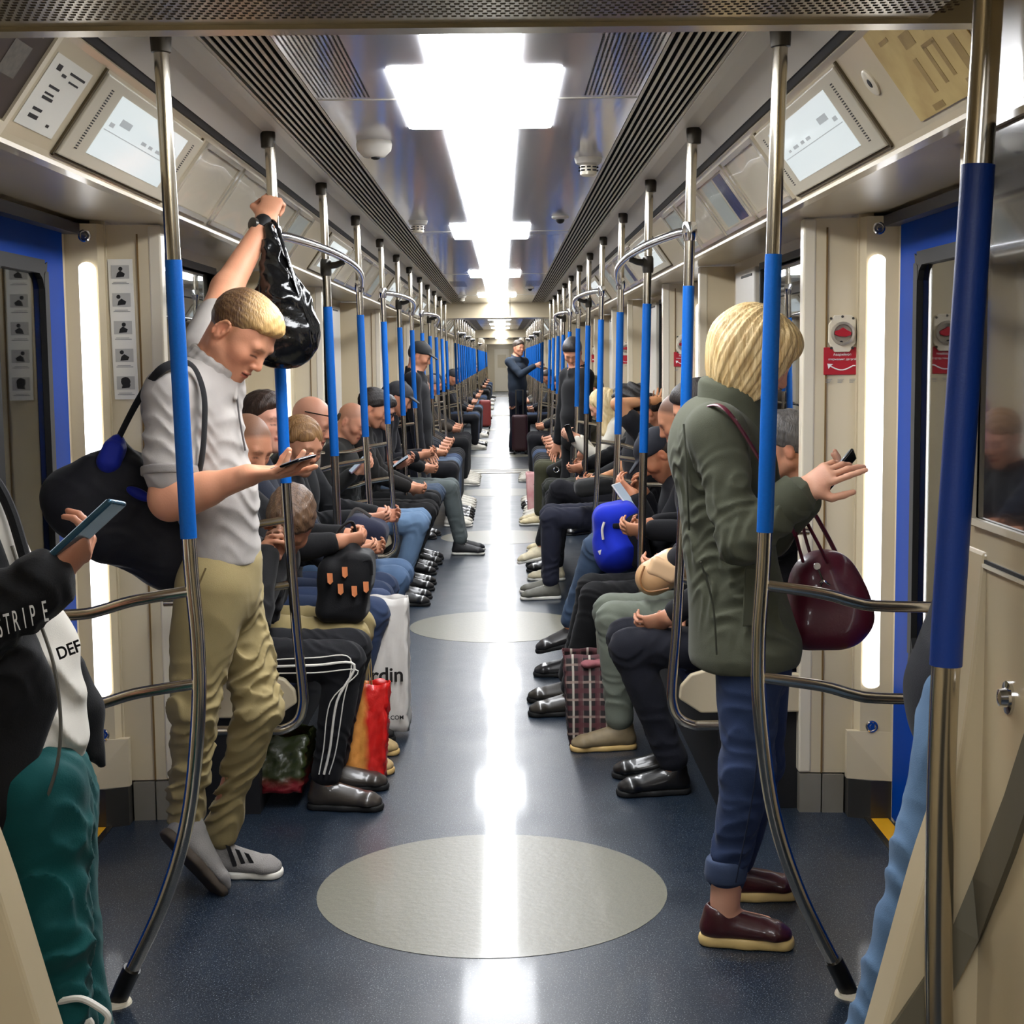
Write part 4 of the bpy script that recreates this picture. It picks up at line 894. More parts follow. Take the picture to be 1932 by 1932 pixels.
def gym_bag():
    c = pt(235, 975, 4.38); t = thing('gym_bag', c, 'black gym bag with blue patches hanging behind the man in grey polo', 'bag')
    a, b = pt(165, 945, 4.40), pt(325, 1025, 4.42)
    S = Soft(); S.ecap(a, b, .105, .108, (.5, 0, .86), 1.25, .03); S.box(pt(225, 905, 4.40), (.10, .08, .075), .05, frame((.2, 1, 0)), k=.06); S.cap(pt(220, 838, 4.39), pt(228, 900, 4.40), .028, .07, .04)
    S.ell(pt(330, 1055, 4.42), (.085, .10, .085), k=.05); S.cap(pt(130, 935, 4.40), pt(200, 1000, 4.40), .085, .09, .04)
    S.mesh('body', .0062, cloth('bag_black', (34, 34, 40), (22, 22, 26), r=.6), t, disp=folds(.004, 14, 3, [(c, (.5, 0, 1))], .006, .2, 1, 60))
    NB = cloth('bag_blue', (26, 40, 150), (18, 28, 110), r=.55)
    S = Soft(); S.box(pt(213, 856, 4.335), (.030, .030, .036), .018, frame((0, 1, 0), (.35, 0, 1))); S.cap(pt(222, 832, 4.35), pt(205, 872, 4.335), .020, .034, .02); S.mesh('blue_patch', .005, NB, t)
    S = Soft(); S.ell(pt(262, 932, 4.30), (.040, .016, .016), frame((0, 1, 0), (.5, 0, 1))); S.ell(pt(312, 972, 4.285), (.026, .014, .013)); S.mesh('blue_pocket', .005, NB, t)
    WEB = cloth('webbing_black', (24, 24, 26))
    bag_tubes(t, [([pt(222, 830, 4.36), pt(258, 760, 4.27), pt(296, 704, 4.16), pt(335, 684, 4.19), pt(365, 692, 4.22), pt(384, 740, 4.20), pt(386, 800, 4.19), pt(380, 870, 4.18), pt(362, 950, 4.2)], .014)], WEB)
gym_bag()
def sack():
    t = thing('plastic_bag', pt(545, 560, 4.85), 'black plastic bag hanging from the raised wrist of the man', 'bag')
    PB = mat('black_plastic_film', (13, 13, 14), .16, spec=.6, bump=(16, .5)); Y = 4.90
    S = Soft(); S.cap(pt(508, 432, Y+.02), pt(530, 560, Y), .022, .085, .03); S.ell(pt(538, 612, Y), (.105, .09, .125), k=.05); S.ell(pt(560, 640, Y), (.06, .07, .075), k=.05); S.ell(pt(515, 655, Y), (.07, .08, .06), k=.05)
    S.mesh('body', .006, PB, t, disp=folds(.007, 9, 6, [(pt(520, 480, Y), (1, 0, 0)), (pt(545, 560, Y), (1, .3, .3))], .012, .16, .5, 70))
    bag_tubes(t, [([pt(503, 436, 4.93), pt(512, 418, 4.97), pt(524, 432, 4.93), pt(560, 540, 4.86), pt(592, 630, 4.86)], .010), ([pt(500, 440, 4.93), pt(494, 500, 4.9), pt(490, 560, 4.86)], .010)], PB, 'handle', .5)
sack()
# ------------------------------------------------------------------ standing woman, right
def woman_right():
    T = thing('person', (.74, 4.06, 0), 'standing woman with a blond bob, olive jacket and rolled jeans, burgundy slip-ons', 'person')
    hc = pt(1423, 673, 4.05); R = frame((.86, .06, -.50), (.3, 0, 1)); sc = .99
    nb = pt(1388, 775, 4.05); pel = pt(1412, 1205, 4.05)
    sr, er, wr_ = pt(1350, 812, 3.88), pt(1398, 1020, 3.80), pt(1512, 925, 3.80)
    sl, el, wl = pt(1405, 812, 4.21), pt(1450, 1010, 4.22), pt(1530, 930, 4.05)
    hr, kr, ar = pt(1412, 1240, 3.96), pt(1410, 1450, 3.92), pt(1368, 1700, 3.93)
    hl, kl, al = pt(1432, 1240, 4.14), pt(1432, 1440, 4.17), pt(1388, 1640, 4.27)
    skin = (222, 172, 146); S = Soft(); head_prims(S, hc, R, sc, nb, True, lean=.93)
    S.cap(nb, pel, .05, .09); S.cap(nb-V3(0, 0, .06), sr, .035); S.cap(nb-V3(0, 0, .06), sl, .035); S.cap(sr, er, .042, .036); S.cap(er, wr_, .036, .024); S.cap(sl, el, .042, .036); S.cap(el, wl, .036, .024)
    S.cap(hr, kr, .07, .05); S.cap(kr, ar, .046, .034); S.cap(hl, kl, .07, .05); S.cap(kl, al, .046, .034)
    for a in (ar, al): S.cap(a+V3(0, 0, .06), a+V3(.0, 0, -.03), .037, .036); S.cap(a+V3(0, 0, -.045), a+V3(.11, 0, -.065), .030, .022)
    hand_prims(S, wr_, pt(1580, 882, 3.78)-wr_, (.25, .75, -.55), 1, sc=.93, curls=(.06, .30, .50, .60), spread=.22, thumb=.3)
    hand_prims(S, wl, pt(1585, 895, 3.98)-wl, (-.2, -.4, .9), -1, sc=.92, curls=(.3, .4, .45, .5), thumb=1.0)
    S.mesh('body', .0042, SKINM, T, color=head_color(hc, R, sc, skin, (170, 130, 80), lips=(170, 80, 80), brow=(130, 98, 66)))
    L = lambda x, y, z: hc+sc*(x*R[0]+y*R[1]+z*R[2])
    g = V3(0, 0, -1); S = Soft()
    S.ell(L(0, -.022, .040), (.088, .108, .096), R)
    for x in (-1, 1):
        S.ell(L(x*.066, -.024, -.012)+g*.02, (.030, .068, .100), frame((1, 0, 0)), k=.04)
        S.ell(L(x*.060, .040, .030)+g*.008, (.020, .034, .058), frame((1, 0, -.15)), k=.03)
    S.ell(L(0, -.078, -.03)+g*.03, (.076, .046, .105), frame((1, 0, 0)), k=.05); S.ell(L(0, .052, .072), (.064, .050, .044), R, k=.04)
    S.ell(L(0, .130, -.040), (.066, .074, .094), R, .02, True)
    def bob(P):
        q = (P-hc)@R.T; a = np.arctan2(q[..., 0], q[..., 1]+.02); return .0015*np.sin(a*34+.9*np.sin(P[..., 2]*14)+1.2*np.sin(a*5))+.0010*np.sin(a*63+1.2*np.sin(P[..., 2]*20))+.0015*np.sin(a*13)
    S.mesh('hair', .0036, hairmat('blond', (176, 142, 88), (232, 208, 158)), T, disp=bob)
    OL = cloth('olive', (80, 82, 67), (62, 64, 51), bump=(420, .14)); S = Soft(); wst = pt(1376, 1035, 4.05)
    S.ecap(pt(1358, 868, 4.05), wst, .128, .116, (0, 1, 0), 1.30, .05, asp2=1.22); S.ecap(wst, pt(1404, 1218, 4.05), .120, .152, (0, 1, 0), 1.22, .03, asp2=1.34)
    S.cap(nb+V3(-.01, 0, -.05), sr+V3(0, 0, -.012), .062, .066, .06); S.cap(nb+V3(-.01, 0, -.05), sl+V3(0, 0, -.012), .062, .066, .06); S.ell(pt(1330, 835, 4.05), (.09, .18, .13), k=.05)
    S.cap(sr, er, .072, .066, .03); S.cap(er, pt(1498, 942, 3.80), .066, .060, .02); S.cap(sl, el, .070, .062, .03); S.cap(el, wl*.8+el*.2, .060, .050, .02)
    S.plane(pt(1404, 1248, 4.05), V3(.05, 0, -1), .006); S.plane(wr_-unit(wr_-er)*.022, unit(wr_-er), .006) if False else None
    jn = [(er, unit(wr_-er)), (sr*.45+er*.55, (0.1, 0, 1)), (pt(1300, 1035, 3.95), (.15, 0, 1)), (pt(1360, 1040, 3.88), (.1, .3, 1)), (pt(1345, 1120, 3.9), (.7, 0, .4)), (pt(1440, 1170, 3.9), (.6, 0, .6)), (pt(1300, 900, 3.95), (.6, 0, 1)), (pt(1480, 965, 3.8), (1, 0, .5))]
    S.mesh('jacket', .0055, OL, T, disp=folds(.0042, 10, 5, jn, .013, .085, 1, 110))
    S = Soft(); u = unit(wr_-er); S.cap(wr_-u*.052, wr_-u*.012, .058, .056, .01); S.plane(wr_-u*.004, u, .004); S.mesh('cuff', .0045, OL, T)
    S = Soft()                                                 # stand collar
    for a in np.linspace(.5, 2*PI-.5, 22):
        c = nb+V3(-.006, 0, .012)+V3(.070*math.cos(a), .074*math.sin(a), -.028*math.cos(a)); S.cap(c-V3(.005, 0, .04), c+V3(-.005, 0, .034), .016, .012, .03)
    S.mesh('collar', .0045, OL, T, disp=folds(.002, 16, 3))
    st = mat('seam_olive', (60, 62, 50), .8)
    for P in ([pt(1290, 800, 3.82), pt(1296, 900, 3.80), pt(1300, 1000, 3.84)], [pt(1322, 1060, 3.84), pt(1345, 1140, 3.85), pt(1352, 1235, 3.87)], [pt(1412, 1075, 3.85), pt(1410, 1180, 3.86)]):
        MB().tube(smoothpath(P, 5), .003, 5).build('seam', st, T)
    MB().prism([pt(1405, 1070, 3.84), pt(1428, 1072, 3.845), pt(1424, 1180, 3.845), pt(1400, 1182, 3.84)], (0, -.006, 0)).build('pocket_flap', OL, T, bevel=.003)
    JN = cloth('jeans_dark', (44, 58, 90), (28, 38, 62), bump=(500, .15)); S = Soft()
    S.ecap(pt(1416, 1232, 4.05), pt(1420, 1262, 4.05), .104, .104, (0, 1, 0), 1.22, .03)
    S.cap(hr, kr, .090, .072, .03); S.cap(kr, ar*.93+kr*.07+V3(0, 0, .05), .071, .056, .03); S.cap(hl, kl, .088, .070, .03); S.cap(kl, al*.95+kl*.05+V3(0, 0, .02), .070, .054, .03)
    S.mesh('jeans', .0052, JN, T, disp=folds(.0026, 11, 1, [(kr, (.3, 0, 1)), (kr*.5+ar*.5, (-.3, 0, 1)), (hr*.5+kr*.5, (.5, 0, 1)), (ar+V3(0, 0, .10), (0, 0, 1)), (kl, (.3, 0, 1))], .010, .10, 1, 105))
    S = Soft(); c = ar*.93+kr*.07; S.cap(c+V3(0, 0, .070), c+V3(-.003, 0, .052), .0580, .0580, .01); S.plane(c+V3(0, 0, .030), (0, 0, -1), .002); S.plane(c+V3(0, 0, .094), (0, 0, 1), .002); S.mesh('rolled_hem', .0045, cloth('jeans_inside', (64, 76, 102), (48, 60, 86)), T, disp=folds(.002, 18, 2))
    MB().tube(smoothpath([hr+V3(.01, -.092, 0), kr+V3(.012, -.074, .02), ar*.8+kr*.2+V3(.008, -.060, 0)], 5), .0022, 5).build('side_seam', cloth('jeans_seam', (28, 36, 56)), T)
    BU = mat('leather_burgundy', (66, 22, 26), .35, coat=.3, noise=(14, .6, (44, 14, 18)), bump=(60, .1)); TN = mat('sole_cream', (214, 184, 120), .5)
    for a, d in ((ar, (1, -.17, 0)), (al, (1, .02, 0))): shoe(T, V3(a[0]-.004, a[1], .098), d, (0, 0, 1), .0042, BU, TN, .258, .045, .098, thick=.030)
    return T
woman_right()
phone(pt(1580, 893, 3.93), (.62, .1, .72), (-.62, .50, .55), 'dark smartphone between the hands of the blond woman', .070, .14)
def burgundy_bag():
    t = thing('handbag', pt(1570, 1140, 4.22), 'burgundy leather handbag hanging from the forearm of the blond woman', 'bag')
    LB = mat('leather_wine', (92, 26, 44), .38, coat=.25, noise=(6, .6, (70, 18, 32)), bump=(90, .08)); Y = 4.22
    S = Soft(); S.box(pt(1556, 1150, Y), (.108, .085, .105), .06, frame((.0, 1, 0), (.22, 0, 1)), .03); S.ecap(pt(1520, 1185, Y), pt(1612, 1165, Y), .052, .050, (0, 1, 0), 1.6, .05); S.ell(pt(1556, 1085, Y), (.085, .075, .072), k=.06)
    S.plane(pt(1545, 1228, Y), (.16, 0, -1), .02)
    S.mesh('body', .0055, LB, t, disp=folds(.0022, 12, 4))
    bag_tubes(t, [([pt(1515, 1060, 4.13), pt(1500, 1000, 4.12), pt(1508, 965, 4.12), pt(1535, 1010, 4.12), pt(1562, 1062, 4.12)], .011), ([pt(1530, 1050, 4.3), pt(1515, 990, 4.28), pt(1525, 955, 4.28), pt(1560, 1010, 4.3), pt(1590, 1070, 4.3)], .011)], LB, 'handle', .45)
    g = MB().lathe(pt(1541, 1068, 4.125), (0, -1, 0), [(.010, 0), (.010, .005), (.006, .005)], 12).tube([pt(1544, 1074, 4.12), pt(1552, 1094, 4.118)], .0028, 6).tube(smoothpath([pt(1546, 1100, 4.118), pt(1553, 1095, 4.116), pt(1562, 1101, 4.118)], 3), .0026, 6).tube(smoothpath([pt(1548, 1108, 4.118), pt(1553, 1097, 4.116), pt(1566, 1104, 4.118)], 3), .0024, 6)
    g.build('charm', CHROME, t, True)
    bag_tubes(t, [([pt(1500, 1010, 4.0), pt(1440, 880, 3.86), pt(1372, 775, 3.80), pt(1330, 768, 3.88), pt(1295, 790, 3.98)], .007)], LB, 'shoulder_strap', .4)
burgundy_bag()

# ------------------------------------------------------------------ teenager in a black jacket, left edge
def teen_left():
    T = thing('person', (-.86, 2.76, 0), 'person in black jacket, white tee and teal trousers holding a phone at the left edge', 'person'); Y = 2.78
    hc = pt(-215, 720, Y); R = frame((.80, .05, -.55), (.3, 0, 1)); nb = pt(-205, 885, Y); pel = pt(60, 1480, Y)
    sr, er, wr_ = pt(-235, 950, Y-.15), pt(-80, 1200, Y-.22), pt(92, 1092, Y-.20)
    sl, el, wl = pt(-130, 925, Y+.18), pt(-60, 1230, Y+.22), pt(40, 1390, Y+.2)
    hr, kr, ar = pt(70, 1500, Y-.08), pt(96, 1760, Y-.09), pt(120, 2090, Y-.06); hl, kl, al = pt(95, 1500, Y+.10), pt(110, 1760, Y+.12), pt(150, 2040, Y+.14)
    S = Soft(); head_prims(S, hc, R, 1, nb); S.cap(nb, pel, .07, .09); S.cap(nb, sr, .05); S.cap(nb, sl, .05); S.cap(sr, er, .042, .038); S.cap(er, wr_, .038, .028); S.cap(sl, el, .042, .036); S.cap(el, wl, .036, .026)
    S.cap(hr, kr, .07, .05); S.cap(kr, ar, .048, .034); S.cap(hl, kl, .07, .05); S.cap(kl, al, .048, .034)
    hand_prims(S, wr_, pt(152, 1040, Y-.16)-wr_, (-.45, .55, .7), 1, sc=.95, curls=(.55, .62, .66, .7), thumb=1.0)
    hand_prims(S, wl, (.2, -.2, -1), (0, -1, 0), -1, sc=.95, curl=.6, thumb=1.0)
    S.mesh('body', .0048, SKINM, T, color=head_color(hc, R, 1, (208, 150, 122), (40, 30, 26), shave=.6))
    L = lambda x, y, z: hc+(x*R[0]+y*R[1]+z*R[2]); S = Soft(); S.ell(L(0, -.014, .040), (.082, .104, .092), R); S.plane(L(0, .09, .08), -(-R[1]*.6+R[2]*.8)); S.mesh('hair', .006, hairmat('black', (24, 20, 20), (40, 34, 32)), T)
    S = Soft(); S.ecap(pt(-78, 1000, Y), pt(22, 1250, Y), .105, .116, (0, 1, 0), 1.05, .05); S.ecap(pt(18, 1250, Y), pt(50, 1500, Y), .118, .112, (0, 1, 0), 1.05, .05); S.ell(pt(75, 1370, Y-.02), (.085, .11, .09), k=.05); S.plane(pt(62, 1532, Y), (-.22, 0, -1), .01)
    WT = cloth('tee_white', (214, 210, 200), (196, 190, 180), bump=(420, .08)); S.mesh('tee', .0055, WT, T, disp=folds(.004, 11, 2, [(pt(120, 1390, Y-.1), (.7, 0, 1)), (pt(130, 1300, Y-.1), (.5, 0, 1))], .012, .14, 1, 80))
    BJ = cloth('jacket_black', (24, 24, 26), (16, 16, 18), r=.7); S = Soft(); S.ecap(pt(-120, 985, Y), pt(8, 1240, Y), .128, .140, (0, 1, 0), 1.36, .05); S.ecap(pt(8, 1240, Y), pt(28, 1470, Y), .140, .140, (0, 1, 0), 1.34, .05); S.plane(pt(20, 1530, Y), (-.25, 0, -1), .01); S.plane(pt(58, 1170, Y-.17), (1, .35, .33), .012); S.plane(pt(98, 1400, Y-.17), (1, .35, -.42), .012)
    S.cap(nb-V3(0, 0, .05), sr, .075, .085, .05); S.cap(nb-V3(0, 0, .05), sl, .075, .08, .05); S.cap(sr, er, .082, .078, .03); S.cap(er, wr_-unit(wr_-er)*.02, .082, .064, .02); S.cap(wr_-unit(wr_-er)*.05, wr_-unit(wr_-er)*.015, .056, .052, .01)
    S.plane(pt(96, 1250, Y), (.92, -.38, .12), .008) if False else None
    S.mesh('jacket', .006, BJ, T, disp=folds(.004, 10, 3, [(er, unit(wr_-er)), (er*.5+wr_*.5, unit(wr_-er)), (sr*.5+er*.5, (0, 0, 1))], .012, .12, 1, 90))
    S = Soft(); S.box(pt(148, 1340, Y+.20), (.014, .03, .10), .01, frame((0, 1, 0), (-.25, 0, 1)), k=.02); S.cap(pt(150, 1340, Y+.20), pt(192, 1442, Y+.20), .045, .008, .02); S.cap(pt(132, 1260, Y+.2), pt(150, 1340, Y+.20), .03, .045, .02); S.mesh('jacket_flap', .006, BJ, T, disp=folds(.003, 12, 1))
    MB().tube(smoothpath([pt(-30, 880, Y-.02), pt(2, 925, Y-.03), pt(26, 980, Y-.04), pt(50, 1062, Y-.06)], 5), .011, 8).build('jacket_edge', BJ, T, True)
    zp = smoothpath([pt(22, 1030, Y-.155), pt(52, 1120, Y-.165), pt(86, 1205, Y-.168), pt(104, 1270, Y-.172), pt(114, 1360, Y-.170), pt(108, 1440, Y-.168), pt(84, 1520, Y-.160)], 5); MB().tube(zp, .0035, 5).build('zipper', mat('zip_pale', (120, 118, 110), .4, .5), T)
    FT = V3(0, -1, 0); ys = Y-.22-.088
    for i, (ch, u, v) in enumerate((('S', 2, 1180), ('T', 17, 1174), ('R', 33, 1168), ('I', 49, 1163), ('P', 65, 1158), ('E', 88, 1150))):
        text(ch, .050, WHITEINK, pt(u, v+22, ys-.004), (1, 0, .22), (-.12, 0, 1), T, sx=.36)
    text('DEF', .030, INK, pt(133, 1236, Y-.15), (.85, -.25, .35), (-.3, 0, 1), T, bold=True)
    TE = cloth('teal', (14, 82, 82), (8, 58, 60), r=.8); S = Soft(); S.ecap(pt(60, 1490, Y), pt(68, 1540, Y), .122, .125, (0, 1, 0), 1.3, .03); S.cap(hr, kr, .105, .088, .02); S.cap(kr, ar, .088, .085, .03); S.cap(hl, kl, .100, .085, .02); S.cap(kl, al, .085, .082, .03)
    S.mesh('trousers', .006, TE, T, disp=folds(.007, 7, 5, [(kr, (.1, 0, 1)), (hr*.6+kr*.4, (1, 0, .2)), (kr*.5+ar*.5, (.6, 0, .7))], .014, .18, .35, 45))
    MB().tube(smoothpath([pt(110, 1890, Y-.15), pt(150, 1884, Y-.16), pt(182, 1898, Y-.165), pt(204, 1918, Y-.165), pt(196, 1945, Y-.165)], 5), .0065, 8).build('drawcord', SOLEWHT, T, True)
    MB().tube(smoothpath([pt(160, 1945, Y-.165), pt(170, 1925, Y-.165), pt(176, 1950, Y-.165)], 4), .006, 8).build('drawcord_knot', SOLEWHT, T, True)
    for a in (ar, al): shoe(T, V3(a[0], a[1], .1), (1, 0, 0), (0, 0, 1), .007, SOLEWHT, SOLEWHT, .28, .05, .1)
    return T
teen_left()
phone(pt(164, 1000, 2.60), pt(206, 962, 2.60)-pt(128, 1034, 2.60), (-.66, .22, .72), 'blue edged smartphone held up by the person at the left edge', .070, .150, mat('phone_bluegrey', (66, 104, 128), .25, .6), .011)
def jeans_right():
    T = thing('person', (.95, 2.85, 0), 'person in light blue jeans, mostly hidden behind the thick pole and cabinet', 'person'); Y = 2.86
    hc = pt(1960, 690, Y); R = frame((-.95, 0, -.3), (0, 0, 1)); nb = pt(1965, 850, Y); pel = pt(1850, 1300, Y)
    h1, k1, a1 = pt(1838, 1330, Y-.08), pt(1760, 1600, Y-.12), pt(1650, 2010, Y-.10); h2, k2, a2 = pt(1850, 1330, Y+.08), pt(1800, 1620, Y+.06), pt(1760, 2010, Y+.05)
    s1, e1, w1 = pt(1935, 920, Y-.18), pt(1905, 1150, Y-.20), pt(1900, 1360, Y-.16); s2 = pt(1955, 910, Y+.18); e2 = pt(1920, 1150, Y+.2); w2 = pt(1910, 1360, Y+.18)
    S = Soft(); head_prims(S, hc, R, 1, nb); S.cap(nb, pel, .07, .09); S.cap(nb, s1, .05); S.cap(nb, s2, .05); S.cap(s1, e1, .042, .038); S.cap(e1, w1, .036, .028); S.cap(s2, e2, .042, .038); S.cap(e2, w2, .036, .028)
    for h, k, a in ((h1, k1, a1), (h2, k2, a2)): S.cap(h, k, .07, .05); S.cap(k, a, .048, .034)
    hand_prims(S, w1, (.2, .2, -1), (0, 1, 0), 1); hand_prims(S, w2, (.2, -.2, -1), (0, -1, 0), -1)
    S.mesh('body', .007, SKINM, T, color=head_color(hc, R, 1, (205, 150, 120), (60, 45, 35), shave=.8))
    LJ = cloth('jeans_light', (98, 126, 156), (70, 96, 126), bump=(400, .15)); S = Soft(); S.ecap(pel, (h1+h2)/2, .12, .12, (0, 1, 0), 1.3); S.cap(h1, k1, .098, .080, .03); S.cap(k1, a1, .080, .074, .03); S.cap(h2, k2, .098, .080, .03); S.cap(k2, a2, .080, .072, .03)
    jn = [(k1, unit(k1-h1)), (k1*.5+a1*.5, unit(a1-k1)), (h1*.6+k1*.4, (.5, 0, 1)), (k1*.75+a1*.25, (.4, 0, 1)), (a1+V3(.03, 0, .12), unit(a1-k1))]
    S.mesh('jeans', .0055, LJ, T, disp=folds(.004, 9, 2, jn, .010, .12, 1, 62))
    BJ = cloth('jacket_ink', (22, 24, 32), (14, 15, 20), r=.7); S = Soft(); S.ecap(nb-V3(0, 0, .1), pel, .13, .13, (0, 1, 0), 1.4, .04); S.ecap(pel, pel-V3(0, 0, .05), .135, .13, (0, 1, 0), 1.5, .03); S.cap(nb-V3(0, 0, .06), s1, .07, .08, .05); S.cap(nb-V3(0, 0, .06), s2, .07, .08, .05); S.cap(s1, e1, .075, .065); S.cap(e1, w1, .065, .055); S.cap(s2, e2, .075, .065); S.cap(e2, w2, .065, .05)
    S.ell(pt(1800, 1165, Y-.12), (.040, .05, .048), k=.05)
    S.mesh('jacket', .007, BJ, T, disp=folds(.004, 11, 1)); S = Soft(); L = lambda x, y, z: hc+(x*R[0]+y*R[1]+z*R[2]); S.ell(L(0, -.014, .040), (.082, .104, .092), R); S.plane(L(0, .09, .08), -(-R[1]*.6+R[2]*.8)); S.mesh('hair', .008, hairmat('brown', (58, 42, 32), (84, 62, 46)), T)
    for a, k in ((a1, k1), (a2, k2)): shoe(T, V3(a[0], a[1], .1), (-1, 0, 0), (0, 0, 1), .007, BOOTBLK, SOLEBLK, .28, .05, .1)
jeans_right()
# ------------------------------------------------------------------ seated passengers
def hair_on(T, hc, R, sc, kind, c1, c2, res, seed=0):
    L = lambda x, y, z: hc+sc*(x*R[0]+y*R[1]+z*R[2]); S = Soft(); hm = hairmat('%d_%d_%d' % c1, c1, c2); fin = res < .009
    if kind in ('bald', 'crop'): return
    if kind in ('short', 'crop', 'thick', 'curly'):
        g = {'short': .003, 'crop': .0005, 'thick': .010, 'curly': .022}[kind]
        S.ell(L(0, -.014, .038+g*.4), V3(.0775+g, .100+g, .090+g)*sc, R); S.ell(L(0, .03, .060+g*.5), V3(.064+g, .066, .060+g)*sc, R, .03); S.plane(L(0, .096, .074), -(-R[1]*.60+R[2]*.80), .02); S.plane(L(0, -.06, -.062), -R[2], .03)
        for x in (-1, 1): S.ell(L(x*(.085+g), .0, -.022), V3(.03, .034, .034)*sc, R, .012, True)
        d = None
        if fin and kind in ('curly', 'thick'): d = strands(.0012 if kind == 'thick' else .006, R[1]*.7+R[2]*.6, 230 if kind == 'thick' else 130, seed)
        S.mesh('hair', max(res*.8, .0036), hm, T, disp=d)
    elif kind in ('long', 'tied'):
        S.ell(L(0, -.02, .042), V3(.087, .107, .094)*sc, R)
        dn = V3(0, 0, -1)
        if kind == 'long':
            for x in (-1, 1): S.cap(L(x*.068, -.02, .0), L(x*.078, -.03, 0)+dn*.22, .034, .040, .04)
            S.cap(L(0, -.085, .02), L(0, -.085, 0)+dn*.24, .060, .058, .05)
        else: S.cap(L(0, -.105, .0), L(0, -.13, -.05), .035, .022, .03)
        if kind == 'long':
            for x in (-1, 1): S.cap(L(x*.058, .040, .055), L(x*.072, .010, -.03), .018, .016, .02)
        S.ell(L(0, .124, -.028), V3(.062 if kind == 'tied' else .056, .078, .092)*sc, R, .015, True)
        if kind == 'tied': S.plane(L(0, .11, .060), -(-R[1]*.42+R[2]*.9), .02)
        S.mesh('hair', max(res*.8, .004), hm, T, disp=(lambda P: .003*np.sin(((P-hc)@R[1])*190+((P-hc)@R[0])*120+1.5*np.sin(P[..., 2]*25))) if fin else None)
    elif kind == 'cap':
        S.ell(L(0, -.010, .046), V3(.086, .108, .088)*sc, R); S.plane(L(0, .10, .050), -(-R[1]*.28+R[2]*.95), .004)
        S.ecap(L(0, .085, .050), L(0, .158, .036), .010*sc, .007*sc, R[0], 6.0, .012); S.cap(L(0, -.01, .130), L(0, -.01, .136), .008)
        S.mesh('cap', max(res*.8, .004), cloth('cap_%d_%d_%d' % c1, c1, c2, noise=None) if False else mat('cap_%d_%d_%d' % c1, c1, .8, noise=(22, .9, c2), bump=(200, .1)), T)
        Q = Soft(); Q.ell(L(0, -.022, .02), V3(.0785, .096, .090)*sc, R); Q.plane(L(0, -.02, .0), -(-R[1]*.75+R[2]*.6)); Q.plane(L(0, -.06, -.055), -R[2], .02); Q.plane(L(0, 0, .052), R[2]); Q.mesh('hair', max(res, .005), hairmat('under', (44, 32, 26), (66, 50, 40)), T)
